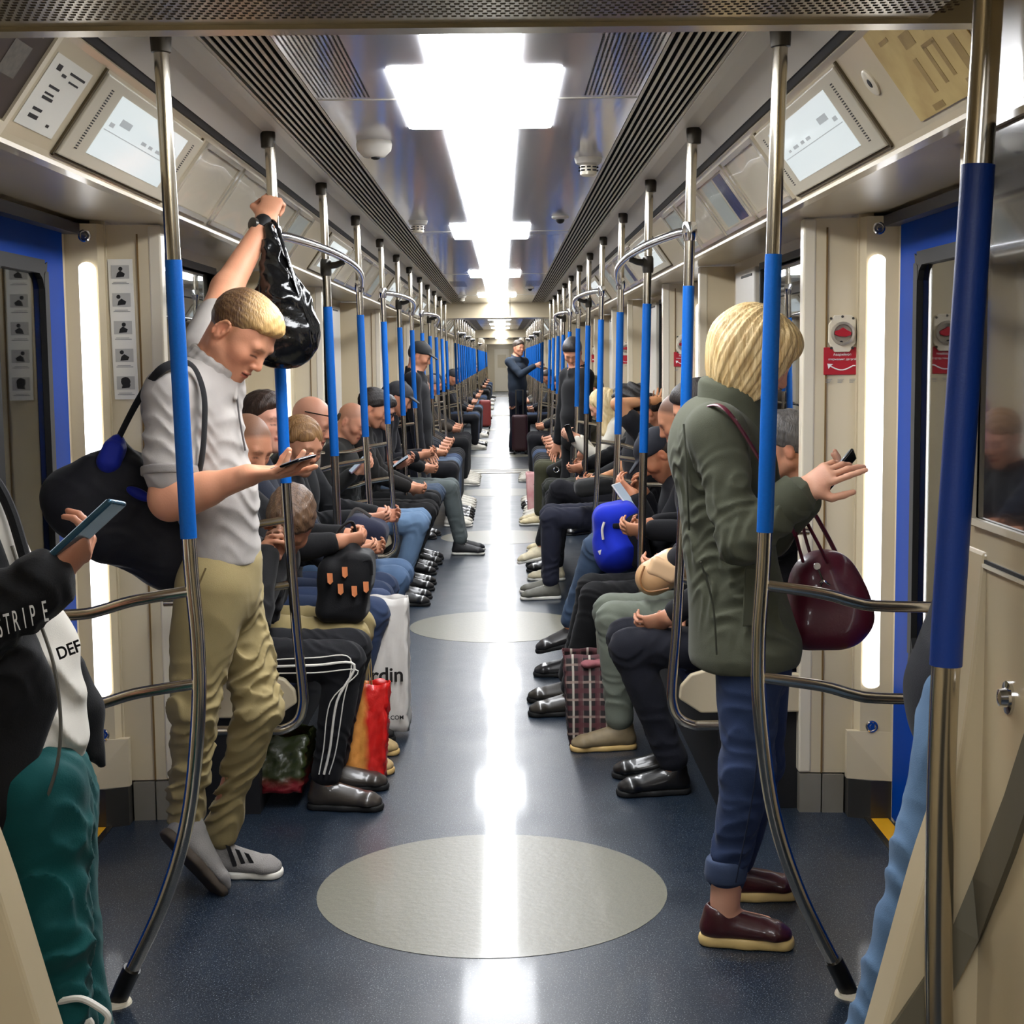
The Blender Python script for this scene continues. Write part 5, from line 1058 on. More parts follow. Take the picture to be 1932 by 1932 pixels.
def sitter(s, y, label, top=(24, 24, 26), bot=(28, 28, 32), shoes=((22, 21, 20), 'dark'), skin=(208, 152, 122), hair=('short', (50, 38, 30), (74, 58, 44)), head=None, look=(1, 0, -.65), hands=None, res=.0065, hipX=.98, lean=.15, kneeX=.50, kneeZ=.53, gap=.12, footX=.52, footdy=(0, 0), sleeve='long', twist=0, female=False, hscale=1.0, stub=.25, crossed=None, hoodie=None, elbow_out=.25, group=None, brow=None, curls=None, name='person', kdy=0, shave=None, pole0=None):
    """passenger on the bench of side s, facing the aisle; |x| counts down toward the aisle"""
    T = thing('person', (s*.8, y, 0), label, 'person', group)
    Q = lambda X, w, z: V3(s*X, y+w, z)
    fwd = V3(-s, 0, 0)
    D3 = lambda v: V3(-s*v[0], v[1], v[2])
    pel = Q(hipX, 0, .55); cw = hipX-.40*math.sin(lean); cz = .55+.40*math.cos(lean)
    hc = V3(head) if head is not None else Q(hipX-.66*math.sin(lean)-.05, 0, .55+.68*math.cos(lean)+.02)
    lf = unit(D3(look)); R = frame(lf, unit(V3(0, 0, 1)-fwd*-.15))
    nb = hc-(R[1]*-.0+R[2]*.10)*1.0-V3(0, 0, .045)-fwd*.035
    nb = nb*.6+(Q(cw, 0, cz+.17))*.4 if head is None else hc-R[2]*.085-V3(0, 0, .055)-fwd*.045
    ch = Q((abs(nb[0])*.55+hipX*.45), (nb[1]-y)*.6, .55+(nb[2]-.55)*.66)
    sh = [nb+V3(s*.02, sg*(.175 if not female else .155), -.055) for sg in (-1, 1)]
    hn = hands or [Q(hipX-.40, -.09, .70), Q(hipX-.40, .09, .70)]
    hn = [V3(h) for h in hn]
    l1, l2 = .29, .26
    el = [ik(sh[i], hn[i]-V3(0, 0, .0), l1, l2, V3(s*.2, (-1, 1)[i]*elbow_out, -1)) for i in (0, 1)]
    if pole0 is not None: el[0] = ik(sh[0], hn[0], l1, l2, pole0)
    hip = [Q(hipX, -.09, .53), Q(hipX, .09, .53)]; kn = [Q(kneeX, -gap+kdy, kneeZ), Q(kneeX, gap+kdy, kneeZ)]; an = [Q(footX, -gap+footdy[0]+kdy, .10), Q(footX, gap+footdy[1]+kdy, .10)]
    toe = [D3((1, -.12, 0)), D3((1, .12, 0))]; ups = [V3(0, 0, 1)]*2
    if crossed is not None:                        # that leg lies over the other knee
        i = crossed; kn[i] = Q(kneeX-.01, (-1, 1)[i]*.02, kneeZ+.13); an[i] = Q(kneeX-.13, -(-1, 1)[i]*.10, .26); toe[i] = D3((.86, 0, -.18)); ups[i] = V3(-s*.2, 0, 1)
    S = Soft(); fine = res < .009
    head_prims(S, hc, R, hscale, nb, female, lean=.94 if female else 1.0, ears=hair[0] not in ('long',))
    S.cap(nb-V3(0, 0, .05), pel, .075, .09); aR = (.044, .038, .028) if not female else (.037, .033, .025)
    for i in (0, 1):
        S.cap(nb-V3(0, 0, .05), sh[i], .05); S.cap(sh[i], el[i], aR[0]+.006, aR[1]+.003); S.cap(el[i], hn[i], aR[1]+.002, aR[2]); S.cap(hip[i], kn[i], .07, .05); S.cap(kn[i], an[i], .046, .034); S.cap(an[i], an[i]-V3(0, 0, .03), .034, .03)
        tg = unit(hn[i]-el[i]); kd = unit(tg*.6+fwd*.4+V3(0, (1, -1)[i]*.35, 0)); hand_prims(S, hn[i], kd, V3(0, (.75, -.75)[i], .5)-fwd*.3, (-1, 1)[i]*s*-1 if False else (1 if (i == 0) == (s < 0) else -1), curls[i] if curls else .42, .98 if not female else .9, thumb=.9)
    S.mesh('body', res, SKINM, T, color=head_color(hc, R, hscale, skin, hair[1], shave=shave if shave is not None else {'bald': .35, 'crop': .8, 'short': .7, 'thick': .7, 'curly': .7}.get(hair[0], 0), stub=0 if female else stub, brow=brow or tuple(int(c*.9) for c in hair[1]) if hair[0] != 'cap' else (40, 30, 24)))
    hair_on(T, hc, R, hscale, hair[0], hair[1], hair[2] if len(hair) > 2 else tuple(min(255, c+25) for c in hair[1]), res, int(y*10) % 5)
    TM = cloth('top_%d_%d_%d' % top, top); S = Soft()
    S.ecap(ch, pel-V3(0, 0, .02), .122 if not female else .105, .130, (0, 1, 0), 1.38, .05, asp2=1.28); S.cap(nb-V3(0, 0, .04), ch, .075, .11, .06); S.ell(ch+V3(0, 0, .05)+fwd*-.03, (.12, .18, .16), k=.05)
    for i in (0, 1):
        S.cap(nb-V3(0, 0, .045), sh[i]-V3(0, 0, .008), .058, .066, .05)
        if sleeve == 'long': S.cap(sh[i], el[i], .070, .062, .03); S.cap(el[i], hn[i]-unit(hn[i]-el[i])*.035, .061, .046, .02)
        else: S.cap(sh[i], sh[i]*.45+el[i]*.55, .068, .066, .03)
    if hoodie: 
        S.cap(nb-fwd*.05+V3(0, -.06, .0), nb-fwd*.05+V3(0, .06, .0), .055, .055, .05)
    jn = [(el[i], unit(hn[i]-el[i])) for i in (0, 1)]+[(ch*.5+pel*.5+fwd*.12, (0, 0, 1)), (ch*.3+pel*.7-V3(0, .14, 0), (0, 0, 1))]
    S.mesh('jacket' if sleeve == 'long' else 'shirt', res, TM, T, disp=folds(.004, 10, int(y*7) % 5, jn if fine else (), .012, .11, 1, 95))
    S = Soft()
    for a in np.linspace(.6, 2*PI-.6, 10): c = nb+V3(-s*.066*math.cos(a), .070*math.sin(a), -.012-.020*math.cos(a)); S.cap(c-V3(0, 0, .02), c+V3(0, 0, .016), .014, .010, .024)
    S.mesh('collar', res, TM, T)
    BM = cloth('bottom_%d_%d_%d' % bot, bot); S = Soft(); S.ecap(pel-V3(0, 0, .01), (hip[0]+hip[1])/2, .118, .115, (0, 1, 0), 1.4, .03)
    for i in (0, 1): S.cap(hip[i], kn[i], .090, .074, .02); S.cap(kn[i], an[i]+V3(0, 0, .03), .072, .058, .025)
    jn = [(kn[i], unit(an[i]-kn[i])) for i in (0, 1)]+[(kn[i]*.7+hip[i]*.3, unit(kn[i]-hip[i])) for i in (0, 1)]+[(kn[i]*.3+an[i]*.7, (0, 0, 1)) for i in (0, 1)]
    S.mesh('trousers', res, BM, T, disp=folds(.003, 10, int(y*3) % 5, jn if fine else (), .010, .10, 1, 95))
    um = mat('shoe_%d_%d_%d' % shoes[0], shoes[0], .35 if shoes[1] == 'dark' else .6, coat=.4 if shoes[1] == 'dark' else 0, noise=(40, .5, tuple(int(c*.8) for c in shoes[0])))
    sm = {'dark': SOLEBLK, 'white': SOLEWHT, 'tan': SOLETAN}[shoes[1]]
    for i in (0, 1): shoe(T, an[i], toe[i], ups[i], max(res*.8, .0045), um, sm, .285 if not female else .255, .049 if not female else .044, .10, laces=(SOLEWHT if shoes[1] == 'white' and fine else None))
    T2 = dict(T=T, hc=hc, R=R, nb=nb, ch=ch, pel=pel, kn=kn, an=an, hn=hn, el=el, sh=sh, hip=hip, fwd=fwd)
    return T2
def glasses_on(d, z=.05, tilt=0, label='glasses'):
    hc, R = d['hc'], d['R']; L = lambda x, y, zz: hc+x*R[0]+y*R[1]+zz*R[2]
    mb = MB()
    for x in (-1, 1):
        mb.tube([L(x*.080, -.02, z-.012), L(x*.076, .07, z+.008), L(x*.06, .098, z+.014)], .003, 6); mb.lathe(L(x*.033, .102, z+.012), R[1], [(.022, -.002), (.022, .002)], 14)
    mb.tube([L(-.012, .106, z+.014), L(.012, .106, z+.014)], .0025, 6).build('sunglasses', PHONEB, d['T'], True)

# --- left bench by the first door
d = sitter(-1, 5.32, 'seated man bowing his head over clasped hands, black track pants with white stripes', (26, 25, 27), (22, 22, 26), ((58, 52, 46), 'dark'), hair=('thick', (70, 50, 36), (112, 84, 60)), head=pt(548, 985, 5.32), look=(-.05, -.62, -.80),
    hands=[pt(505, 1035, 5.10), pt(520, 1040, 5.20)], hipX=.99, kneeX=.50, footX=.575, gap=.11, elbow_out=.1, curls=(.75, .75), res=.006)
mb = MB()
for off, w in ((0, .0045), (-.022, .0022), (.022, .0022)):
    K, Hh, Aa = d['kn'][0], d['hip'][0], d['an'][0]
    P = [Hh*.6+K*.4+V3(0, -.086, -.005+off), Hh*.2+K*.8+V3(0, -.084, .0+off*1.2), K+V3(.04-off*.6, -.078, .0+off), K*.7+Aa*.3+V3(off, -.076, 0), K*.3+Aa*.7+V3(off, -.066, 0), Aa+V3(off*.8, -.062, .04)]
    MB().tube(smoothpath(P, 6), w, 6).build('stripe', SOLEWHT, d['T'], True)
d = sitter(-1, 5.80, 'seated man with cropped hair, khaki trousers and beige shoes behind the grey polo man', (22, 22, 24), (168, 150, 104), ((176, 150, 104), 'tan'), hair=('crop', (96, 72, 56), (120, 92, 74)), head=pt(466, 842, 5.80), look=(1, -.75, -.62), hands=[pt(640, 1022, 5.66), pt(652, 1012, 5.84)], kneeX=.53, footX=.57, lean=.2, curls=(.85, .85), hipX=1.0)
sitter(-1, 6.28, 'seated young man with thick dark hair gazing across the aisle', (40, 44, 56), (52, 66, 96), ((20, 19, 19), 'dark'), (222, 170, 148), ('thick', (44, 32, 26), (70, 52, 42)), head=pt(496, 800, 6.28), look=(1, -.70, .02), hands=[pt(640, 1080, 6.1), pt(660, 1075, 6.4)], kneeX=.49, footX=.60, stub=.05)
sitter(-1, 6.74, 'seated woman with tied light brown hair looking down', (30, 30, 34), (46, 58, 84), ((22, 21, 20), 'dark'), (210, 158, 128), ('tied', (112, 78, 44), (170, 128, 80)), head=pt(568, 842, 6.74), look=(1, -.95, -.5), hands=[pt(664, 1040, 6.6), pt(690, 1030, 6.8)], kneeX=.50, footX=.62, female=True)
d = sitter(-1, 7.22, 'seated bald man with sunglasses pushed up on his head, black jacket', (22, 23, 26), (84, 108, 140), ((22, 21, 20), 'dark'), (214, 158, 132), ('bald', (150, 112, 92)), head=pt(588, 798, 7.22), look=(1, -.32, -.45), hands=[pt(688, 980, 7.05), pt(716, 970, 7.3)], kneeX=.46, footX=.62)
glasses_on(d, .062)
# --- right bench by the first door
sitter(1, 5.45, 'seated man with grey hair, navy trousers and shiny black shoes, right bench end', (24, 24, 28), (26, 27, 36), ((18, 17, 17), 'dark'), (196, 146, 118), ('thick', (62, 60, 60), (110, 106, 104)), head=pt(1482, 846, 5.45), look=(1, .2, -.2), hands=[pt(1262, 1165, 5.32), pt(1290, 1150, 5.5)], kneeX=.51, kneeZ=.535, footX=.66, gap=.10, res=.006)
MB()
sitter(1, 6.08, 'seated passenger in grey green trousers and tan perforated shoes beside the plaid bag', (44, 44, 48), (112, 118, 106), ((128, 112, 84), 'tan'), hair=('short', (34, 28, 26), (52, 44, 40)), head=pt(1318, 775, 6.08), look=(1, .1, -.4), hands=[pt(1265, 1060, 5.95), pt(1275, 1050, 6.2)], kneeX=.50, footX=.52, gap=.10)
sitter(1, 6.70, 'seated man with a shaved head and black trousers, one foot stretched into the aisle', (22, 22, 26), (16, 16, 18), ((50, 46, 40), 'dark'), (204, 148, 116), ('crop', (70, 52, 42), (90, 70, 58)), head=pt(1285, 792, 6.70), look=(1, .1, -.5), hands=[pt(1220, 1000, 6.55), pt(1230, 990, 6.8)], kneeX=.46, kneeZ=.52, footX=.36, gap=.12)
sitter(1, 7.26, 'seated man in a dark cap bowed over a phone, faded jeans with legs crossed', (20, 21, 26), (66, 84, 108), ((44, 42, 42), 'dark'), (196, 138, 104), ('cap', (24, 26, 34), (34, 36, 46)), head=pt(1243, 858, 7.26), look=(1, .05, -1.0), hands=[pt(1196, 935, 7.1), pt(1215, 930, 7.3)], kneeX=.52, footX=.40, crossed=0, hipX=.96)
# --- second bays
M2 = .0085
sitter(-1, 9.72, 'seated balding man typing on a phone, light blue jeans, second left bench', (36, 36, 34), (104, 130, 160), ((24, 23, 22), 'dark'), (206, 152, 124), ('crop', (120, 88, 68), (140, 106, 86)), head=pt(664, 797, 9.72), look=(1, -.42, -.6), hands=[pt(668, 890, 9.45), pt(684, 876, 9.7)], kneeX=.49, footX=.62, shave=.5, res=.0075)
d = sitter(-1, 10.4, 'seated man in black with headphones band and dark sunglasses, second left bench', (20, 20, 24), (18, 18, 20), ((20, 19, 19), 'dark'), (206, 154, 130), ('thick', (30, 24, 22), (48, 40, 36)), head=pt(716, 776, 11.2), look=(1, -.1, -.4), hands=[pt(738, 890, 10.3), pt(752, 880, 10.5)], kneeX=.44, footX=.48, res=M2) if False else sitter(-1, 11.1, 'seated man in black with dark sunglasses, second left bench', (20, 20, 24), (18, 18, 20), ((20, 19, 19), 'dark'), (206, 154, 130), ('thick', (30, 24, 22), (48, 40, 36)), head=pt(718, 776, 11.1), look=(1, -.1, -.4), hands=[pt(745, 878, 10.9), pt(762, 870, 11.1)], kneeX=.48, footX=.64, res=M2)
glasses_on(d, .0)
sitter(-1, 10.35, 'seated passenger in brown black coat and black trousers beside the balding man', (28, 26, 24), (22, 21, 22), ((22, 21, 20), 'dark'), hair=('thick', (26, 22, 22), (44, 38, 36)), look=(1, 0, -.5), kneeX=.47, footX=.62, res=M2)
sitter(-1, 11.65, 'seated man in a grey black cap reading a phone, second left bench', (22, 22, 28), (70, 84, 104), ((24, 23, 22), 'dark'), hair=('cap', (58, 58, 62), (30, 30, 34)), head=pt(752, 752, 11.65), look=(1, -.1, -.5), hands=[pt(790, 860, 11.5), pt(800, 855, 11.7)], kneeX=.47, footX=.62, res=M2)
sitter(-1, 12.2, 'seated man with a dark beard and faded grey jeans, end of second left bench', (24, 24, 26), (96, 104, 104), ((34, 34, 36), 'white'), hair=('short', (34, 28, 26)), look=(1, -.2, -.3), kneeX=.38, footX=.30, res=M2, stub=.7)
sitter(1, 9.92, 'seated man with curly black hair resting his head on a raised bare arm', (26, 26, 30), (34, 36, 50), ((96, 94, 84), 'white'), (206, 156, 116), ('curly', (20, 18, 18), (38, 34, 32)), head=pt(1190, 768, 9.92), look=(1, .3, -.2), hands=[pt(1234, 756, 9.80), pt(1128, 905, 9.9)], pole0=V3(-1, -.4, -.45), kneeX=.37, footX=.36, sleeve='short', elbow_out=1.2, res=.0075)
sitter(1, 10.5, 'seated passenger in black with one cream sneaker crossed over, second right bench', (26, 26, 28), (24, 24, 30), ((216, 204, 172), 'white'), hair=('short', (44, 34, 30)), head=pt(1222, 778, 10.5), look=(1, .1, -.5), hands=[pt(1120, 905, 10.4), pt(1130, 900, 10.6)], kneeX=.46, footX=.42, crossed=0, res=M2)
sitter(1, 11.2, 'seated passenger in a black jacket with a pouch, second right bench', (20, 20, 22), (26, 26, 30), ((28, 27, 26), 'dark'), hair=('thick', (30, 26, 24)), head=pt(1196, 766, 11.2), look=(1, 0, -.6), hands=[pt(1100, 880, 11.1), pt(1110, 875, 11.3)], kneeX=.44, footX=.42, res=M2)
sitter(1, 12.1, 'seated woman with long blond hair and white jacket holding a phone', (216, 210, 196), (40, 42, 36), ((206, 190, 150), 'white'), (216, 170, 146), ('long', (206, 180, 128), (236, 218, 176)), head=pt(1136, 765, 12.1), look=(1, .1, -.6), hands=[pt(1082, 828, 11.9), pt(1090, 825, 12.1)], kneeX=.44, footX=.42, female=True, res=.0075)
# --- third bays and beyond
M3 = .012; cols = [((24, 24, 28), (26, 26, 30)), ((40, 44, 52), (60, 76, 104)), ((110, 104, 92), (30, 30, 34)), ((22, 24, 34), (88, 104, 126)), ((60, 52, 44), (22, 22, 24)), ((150, 146, 138), (40, 44, 56))]
hs = [('short', (44, 34, 28)), ('thick', (28, 22, 20)), ('crop', (90, 68, 54)), ('cap', (30, 30, 34), (44, 44, 48)), ('long', (86, 60, 40), (120, 90, 62)), ('short', (96, 84, 76))]
ht = ['dark haired', 'thick haired', 'close-cropped', 'capped', 'long haired', 'grey haired']; ct = ['in black', 'in dark grey and jeans', 'in beige grey', 'in navy and faded jeans', 'in brown', 'in pale grey']
protos = {}
def third(s, y, i, j, lb=None, **kw):
    d = sitter(s, y, lb or '%s passenger %s, %s seat of the third %s bench' % (ht[i], ct[j], ordn[int(round((y-14.25)/.52))], 'left' if s < 0 else 'right'), cols[j][0], cols[j][1], ((24, 23, 22), 'dark') if j % 2 else ((210, 204, 190), 'white'), hair=hs[i], look=(1, -.1, -.55), kneeX=.44, footX=.44, res=M3, female=i == 4, **kw)
    protos[(s, i)] = (d['T'], y, ht[i], ct[j]); return d
for n, (i, j) in enumerate(((3, 0), (0, 3), (1, 1), (5, 4), (2, 0))): third(-1, 14.25+n*.52, i, j)
sitter(1, 14.3, 'seated man in a camouflage cap and olive trousers, third right bench', (120, 116, 96), (64, 64, 46), ((206, 190, 150), 'white'), hair=('cap', (92, 84, 56), (44, 42, 30)), head=pt(1118, 735, 14.3), look=(1, 0, -.4), kneeX=.42, footX=.40, res=.010)
for n, (i, j) in enumerate(((0, 0), (4, 2), (2, 1), (1, 4))): third(1, 14.85+n*.52, i, j)
fk = 0
for k in range(3, 12):                              # farther carriages: copies
    for s in (-1, 1):
        keys = [q for q in protos if q[0] == s]
        for n in range(3 if k % 4 == 3 or k > 8 else 5):
            if rnd.random() < .18: continue
            src, y0, hh, cc_ = protos[keys[(n+k) % len(keys)]]; yy = B[k]+.35+n*.52+rnd.uniform(-.03, .03); fk += 1
            dup(src, (0, yy-y0, 0), 'distant %s passenger %s, %s seat of the %s %s bench' % (hh, cc_, ordn[n], ordn[k], 'left' if s < 0 else 'right'), 'distant passengers, %s' % ('left' if s < 0 else 'right'))
# ================================================================== bags, phones and things the passengers hold
def carrier(name, label, quad, y0, y1, m, cat='bag', crumple=.006, res=.006):
    """standing soft bag; quad = (u,v) outline of its near face at depth y0: bottom-left, bottom-right, top-right, top-left"""
    P0 = [pt(u, v, y0) for u, v in quad]; c = sum(P0)/4; c[1] = (y0+y1)/2; t = thing(name, (c[0], c[1], 0), label, cat)
    zb, zt = max(P0[0][2], .008), P0[2][2]; xl, xr = P0[0][0], P0[1][0]; tl, tr = P0[3][0], P0[2][0]
    V = []; nx, nz, ny = 12, 16, 8; r = random.Random(len(label))
    loop = lambda f: [(a/nx, 0) for a in range(nx)]+[(1, b/ny) for b in range(ny)]+[(1-a/nx, 1) for a in range(nx)]+[(0, 1-b/ny) for b in range(ny)]
    n = 2*(nx+ny); ph = [r.uniform(0, 6) for _ in range(6)]
    for k in range(nz+1):
        f = k/nz
        for a, b in loop(f):
            x = (xl+(tl-xl)*f)*(1-a)+(xr+(tr-xr)*f)*a; w = (y1-y0)*(1-.55*f*f); y = (y0+y1)/2+(b-.5)*w; z = zb+(zt-zb)*f
            cr = crumple*(abs(math.sin(a*9+f*11+ph[0]+2*math.sin(f*7+b*5)))+.8*abs(math.sin(f*17-a*8+ph[1]+b*6))+.5*abs(math.sin(a*23+f*29+ph[2])))
            x += (a-.5)*cr*2; y += (b-.5)*cr*2.4; V.append((x, y, z+crumple*.5*math.sin(a*12+b*9+ph[3])*f))
    Fc = [(k*n+i, k*n+(i+1) % n, (k+1)*n+(i+1) % n, (k+1)*n+i) for k in range(nz) for i in range(n)]+[tuple(range(n-1, -1, -1))]
    o = mesh_obj('body', V, Fc, m, t, True); md = o.modifiers.new('t', 'SOLIDIFY'); md.thickness = .002; return t
def split_mat(name, c1, c2, axis, pos, width=.02, rough=.35, bump=(30, .3)):
    m = mat(name, c1, rough, coat=.2, bump=bump); nt = m.node_tree; b = nt.nodes['Principled BSDF']; tc = nt.nodes.new('ShaderNodeTexCoord'); sp = nt.nodes.new('ShaderNodeSeparateXYZ'); nt.links.new(tc.outputs['Object'], sp.inputs[0])
    n = nt.nodes.new('ShaderNodeTexNoise'); n.inputs['Scale'].default_value = 14; nt.links.new(tc.outputs['Object'], n.inputs['Vector'])
    ad = nt.nodes.new('ShaderNodeMath'); ad.operation = 'MULTIPLY_ADD'; nt.links.new(n.outputs['Fac'], ad.inputs[0]); ad.inputs[1].default_value = width*3; nt.links.new(sp.outputs[axis], ad.inputs[2])
    r = nt.nodes.new('ShaderNodeMapRange'); r.inputs[1].default_value = pos-width; r.inputs[2].default_value = pos+width; nt.links.new(ad.outputs[0], r.inputs[0])
    x = nt.nodes.new('ShaderNodeMix'); x.data_type = 'RGBA'; x.inputs[6].default_value = (*lin(c1), 1); x.inputs[7].default_value = (*lin(c2), 1); nt.links.new(r.outputs[0], x.inputs[0]); nt.links.new(x.outputs[2], b.inputs['Base Color']); return m
t = carrier('shopping_bag', 'crumpled red and orange shopping bag behind the striped track pants', [(640, 1490), (716, 1494), (724, 1292), (660, 1292)], 5.50, 5.60, split_mat('foil_red_orange', (224, 150, 72), (206, 30, 26), 0, .03, .012), crumple=.011)
bag_tubes(t, [([pt(676, 1300, 5.54), pt(684, 1240, 5.55), pt(694, 1240, 5.55), pt(698, 1300, 5.54)], .007), ([pt(680, 1300, 5.58), pt(688, 1235, 5.58), pt(698, 1235, 5.58), pt(702, 1300, 5.58)], .007)], cloth('bag_cord_khaki', (168, 146, 92)), 'handle')
t = carrier('shopping_bag', 'tall white shopping bag with black lettering standing in the aisle', [(700, 1380), (766, 1384), (762, 1132), (690, 1136)], 6.16, 6.34, mat('bag_white', (206, 202, 196), .4, bump=(10, .3)), crumple=.007)
text('ardin', .085, INK, pt(762, 1285, 6.138), (1, .0, .02), (0, 0, 1), t, align='RIGHT', bold=True, sx=1.0)
text('RI.COM', .024, INK, pt(762, 1357, 6.132), (1, 0, .02), (0, 0, 1), t, align='RIGHT', bold=True)
carrier('shopping_bag', 'crumpled dark red plastic bag with green top under the left bench end', [(462, 1494), (560, 1494), (570, 1395), (480, 1392)], 5.22, 5.5, split_mat('foil_green_red', (120, 26, 34), (44, 52, 24), 2, .13, .02), crumple=.012)
# plaid bag with a bottle
PL = mat('plaid', (30, 22, 24), .7)
def plaid():
    nt = PL.node_tree; b = nt.nodes['Principled BSDF']; tc = nt.nodes.new('ShaderNodeTexCoord'); prev = None
    base = (*lin((30, 22, 24)), 1)
    for i, (d, sc, c, w, ph) in enumerate((('X', 4.6, (104, 84, 80), .13, 0), ('Z', 4.6, (84, 44, 48), .22, .6), ('X', 4.6, (200, 190, 176), .05, 1.6), ('Z', 4.6, (150, 128, 118), .06, 2.2), ('X', 4.6, (84, 40, 46), .2, 3.4))):
        sp = nt.nodes.new('ShaderNodeTexWave'); sp.bands_direction = d; sp.inputs['Scale'].default_value = sc; sp.inputs['Distortion'].default_value = .25; sp.inputs['Phase Offset'].default_value = ph*2; nt.links.new(tc.outputs['Object'], sp.inputs['Vector'])
        r = nt.nodes.new('ShaderNodeMapRange'); r.inputs[1].default_value = 1-w; r.inputs[2].default_value = 1-w*.6; r.inputs[4].default_value = .75; nt.links.new(sp.outputs['Fac'], r.inputs[0])
        x = nt.nodes.new('ShaderNodeMix'); x.data_type = 'RGBA'; nt.links.new(r.outputs[0], x.inputs[0]); x.inputs[7].default_value = (*lin(c), 1)
        if prev is None: x.inputs[6].default_value = base
        else: nt.links.new(prev, x.inputs[6])
        prev = x.outputs[2]
    nt.links.new(prev, b.inputs['Base Color'])
plaid()
t = carrier('shopping_bag', 'dark plaid shopping bag standing by the right bench with a pink bundle on top', [(1078, 1412), (1152, 1412), (1158, 1240), (1068, 1246)], 6.02, 6.28, PL, crumple=.005)
S = Soft(); S.ell(pt(1128, 1248, 6.12), (.055, .07, .022)); S.ell(pt(1110, 1252, 6.08), (.035, .05, .018)); S.mesh('bundle', .006, cloth('bundle_pink', (150, 92, 96), (120, 66, 74)), t, disp=folds(.004, 26, 1))
bt = thing('bottle', pt(1090, 1262, 6.16), 'bottle with an orange cap sticking out of the plaid bag', 'bottle')
c = pt(1090, 1262, 6.14); MB().lathe(c-V3(0, 0, .12), (0, 0, 1), [(.03, 0), (.031, .09), (.017, .12), (.014, .132)], 16).build('bottle_body', mat('bottle_amber', (150, 60, 30), .2), bt, True); MB().lathe(c+V3(0, 0, .010), (0, 0, 1), [(.0165, 0), (.017, .022), (.015, .026)], 16).build('cap', mat('cap_orange', (226, 66, 30), .4), bt, True)
# black backpack with orange tags on the lap
def backpack_black():
    c = pt(655, 1098, 5.70); t = thing('backpack', c, 'black backpack with orange leather tags held on the lap, left bench', 'bag'); m = cloth('pack_black', (22, 22, 24), (16, 16, 18), r=.7)
    S = Soft(); S.box(pt(650, 1110, 5.72), (.098, .12, .125), .05, frame((0, 1, 0), (.1, 0, 1)), .03); S.box(pt(676, 1075, 5.70), (.055, .10, .075), .03, frame((0, 1, 0), (.1, 0, 1)), .03); S.cap(pt(632, 1030, 5.70), pt(660, 1030, 5.70), .035, .035, .05)
    S.mesh('body', .0058, m, t, disp=folds(.004, 13, 2)); tg = mat('tag_orange', (204, 122, 74), .5)
    for u, v in ((622, 1092), (650, 1080), (642, 1112), (668, 1116), (690, 1108)):
        P = [pt(u-5, v-10, 5.585), pt(u+5, v-10, 5.585), pt(u+6, v+6, 5.58), pt(u+1, v+11, 5.58), pt(u-4, v+7, 5.58)]; MB().prism(P, (0, .006, 0)).build('tag', tg, t)
    bag_tubes(t, [([pt(628, 1035, 5.7), pt(640, 1000, 5.68), pt(664, 985, 5.7), pt(672, 1020, 5.72)], .011), ([pt(684, 1060, 5.6), pt(700, 1058, 5.6), pt(702, 1085, 5.6)], .004)], m, 'handle', .5)
backpack_black()
def lump(name, label, parts, m, cat='bag', res=.007, fold=.004, extra=None):
    c = sum(V3(p[0]) for p in parts)/len(parts); t = thing(name, c, label, cat); S = Soft()
    for p in parts: S.box(p[0], p[1], p[2], p[3] if len(p) > 3 else None, .03)
    S.mesh('body', res, m, t, disp=folds(fold, 13, len(label) % 5)); return t
Fr = lambda a, b=(0, 0, 1): frame(a, b)
t = lump('bag', 'navy cloth bag resting on the lap of the bald man', [(pt(690, 1005, 7.0), (.105, .12, .075), .06, Fr((0, 1, 0), (.35, 0, 1)))], cloth('bag_navy', (44, 46, 66), (30, 32, 48)))
bag_tubes(t, [([pt(655, 985, 6.95), pt(672, 960, 6.95), pt(700, 975, 6.95)], .008)], cloth('bag_grey_strap', (96, 92, 90)), 'handle')
# blue backpack on the capped man's lap
def backpack_blue():
    c = pt(1172, 1010, 7.0); t = thing('backpack', c, 'bright blue backpack on the lap of the capped man, right bench', 'bag')
    S = Soft(); S.box(pt(1166, 1008, 7.0), (.11, .12, .15), .07, Fr((0, 1, 0), (-.15, 0, 1)), .03); S.ell(pt(1160, 1040, 6.95), (.10, .12, .10), k=.05)
    S.mesh('body', .006, cloth('pack_blue', (18, 44, 188), (10, 24, 130), r=.8), t, disp=folds(.005, 12, 3)); bk = cloth('pack_trim', (20, 20, 28))
    S = Soft(); S.box(pt(1202, 1020, 6.93), (.05, .07, .13), .04, Fr((0, 1, 0), (-.2, 0, 1))); S.box(pt(1176, 992, 6.88), (.05, .012, .012), .006); S.mesh('black_panel', .006, bk, t)
    MB().tube(smoothpath([pt(1140, 985, 6.865), pt(1136, 1000, 6.86), pt(1138, 1018, 6.86)], 4), .006, 6).build('reflector', SOLEWHT, t, True)
    MB().prism([pt(1128, 1040, 6.87), pt(1142, 1034, 6.865), pt(1145, 1041, 6.865), pt(1131, 1047, 6.87)], (0, .006, 0)).build('label_patch', SOLEWHT, t)
backpack_blue()
phone(pt(1178, 936, 7.05), (-.35, .2, .5), (.5, -.45, .6), 'pale phone held above the blue backpack by the capped man', body=mat('phone_white', (210, 210, 208), .3))
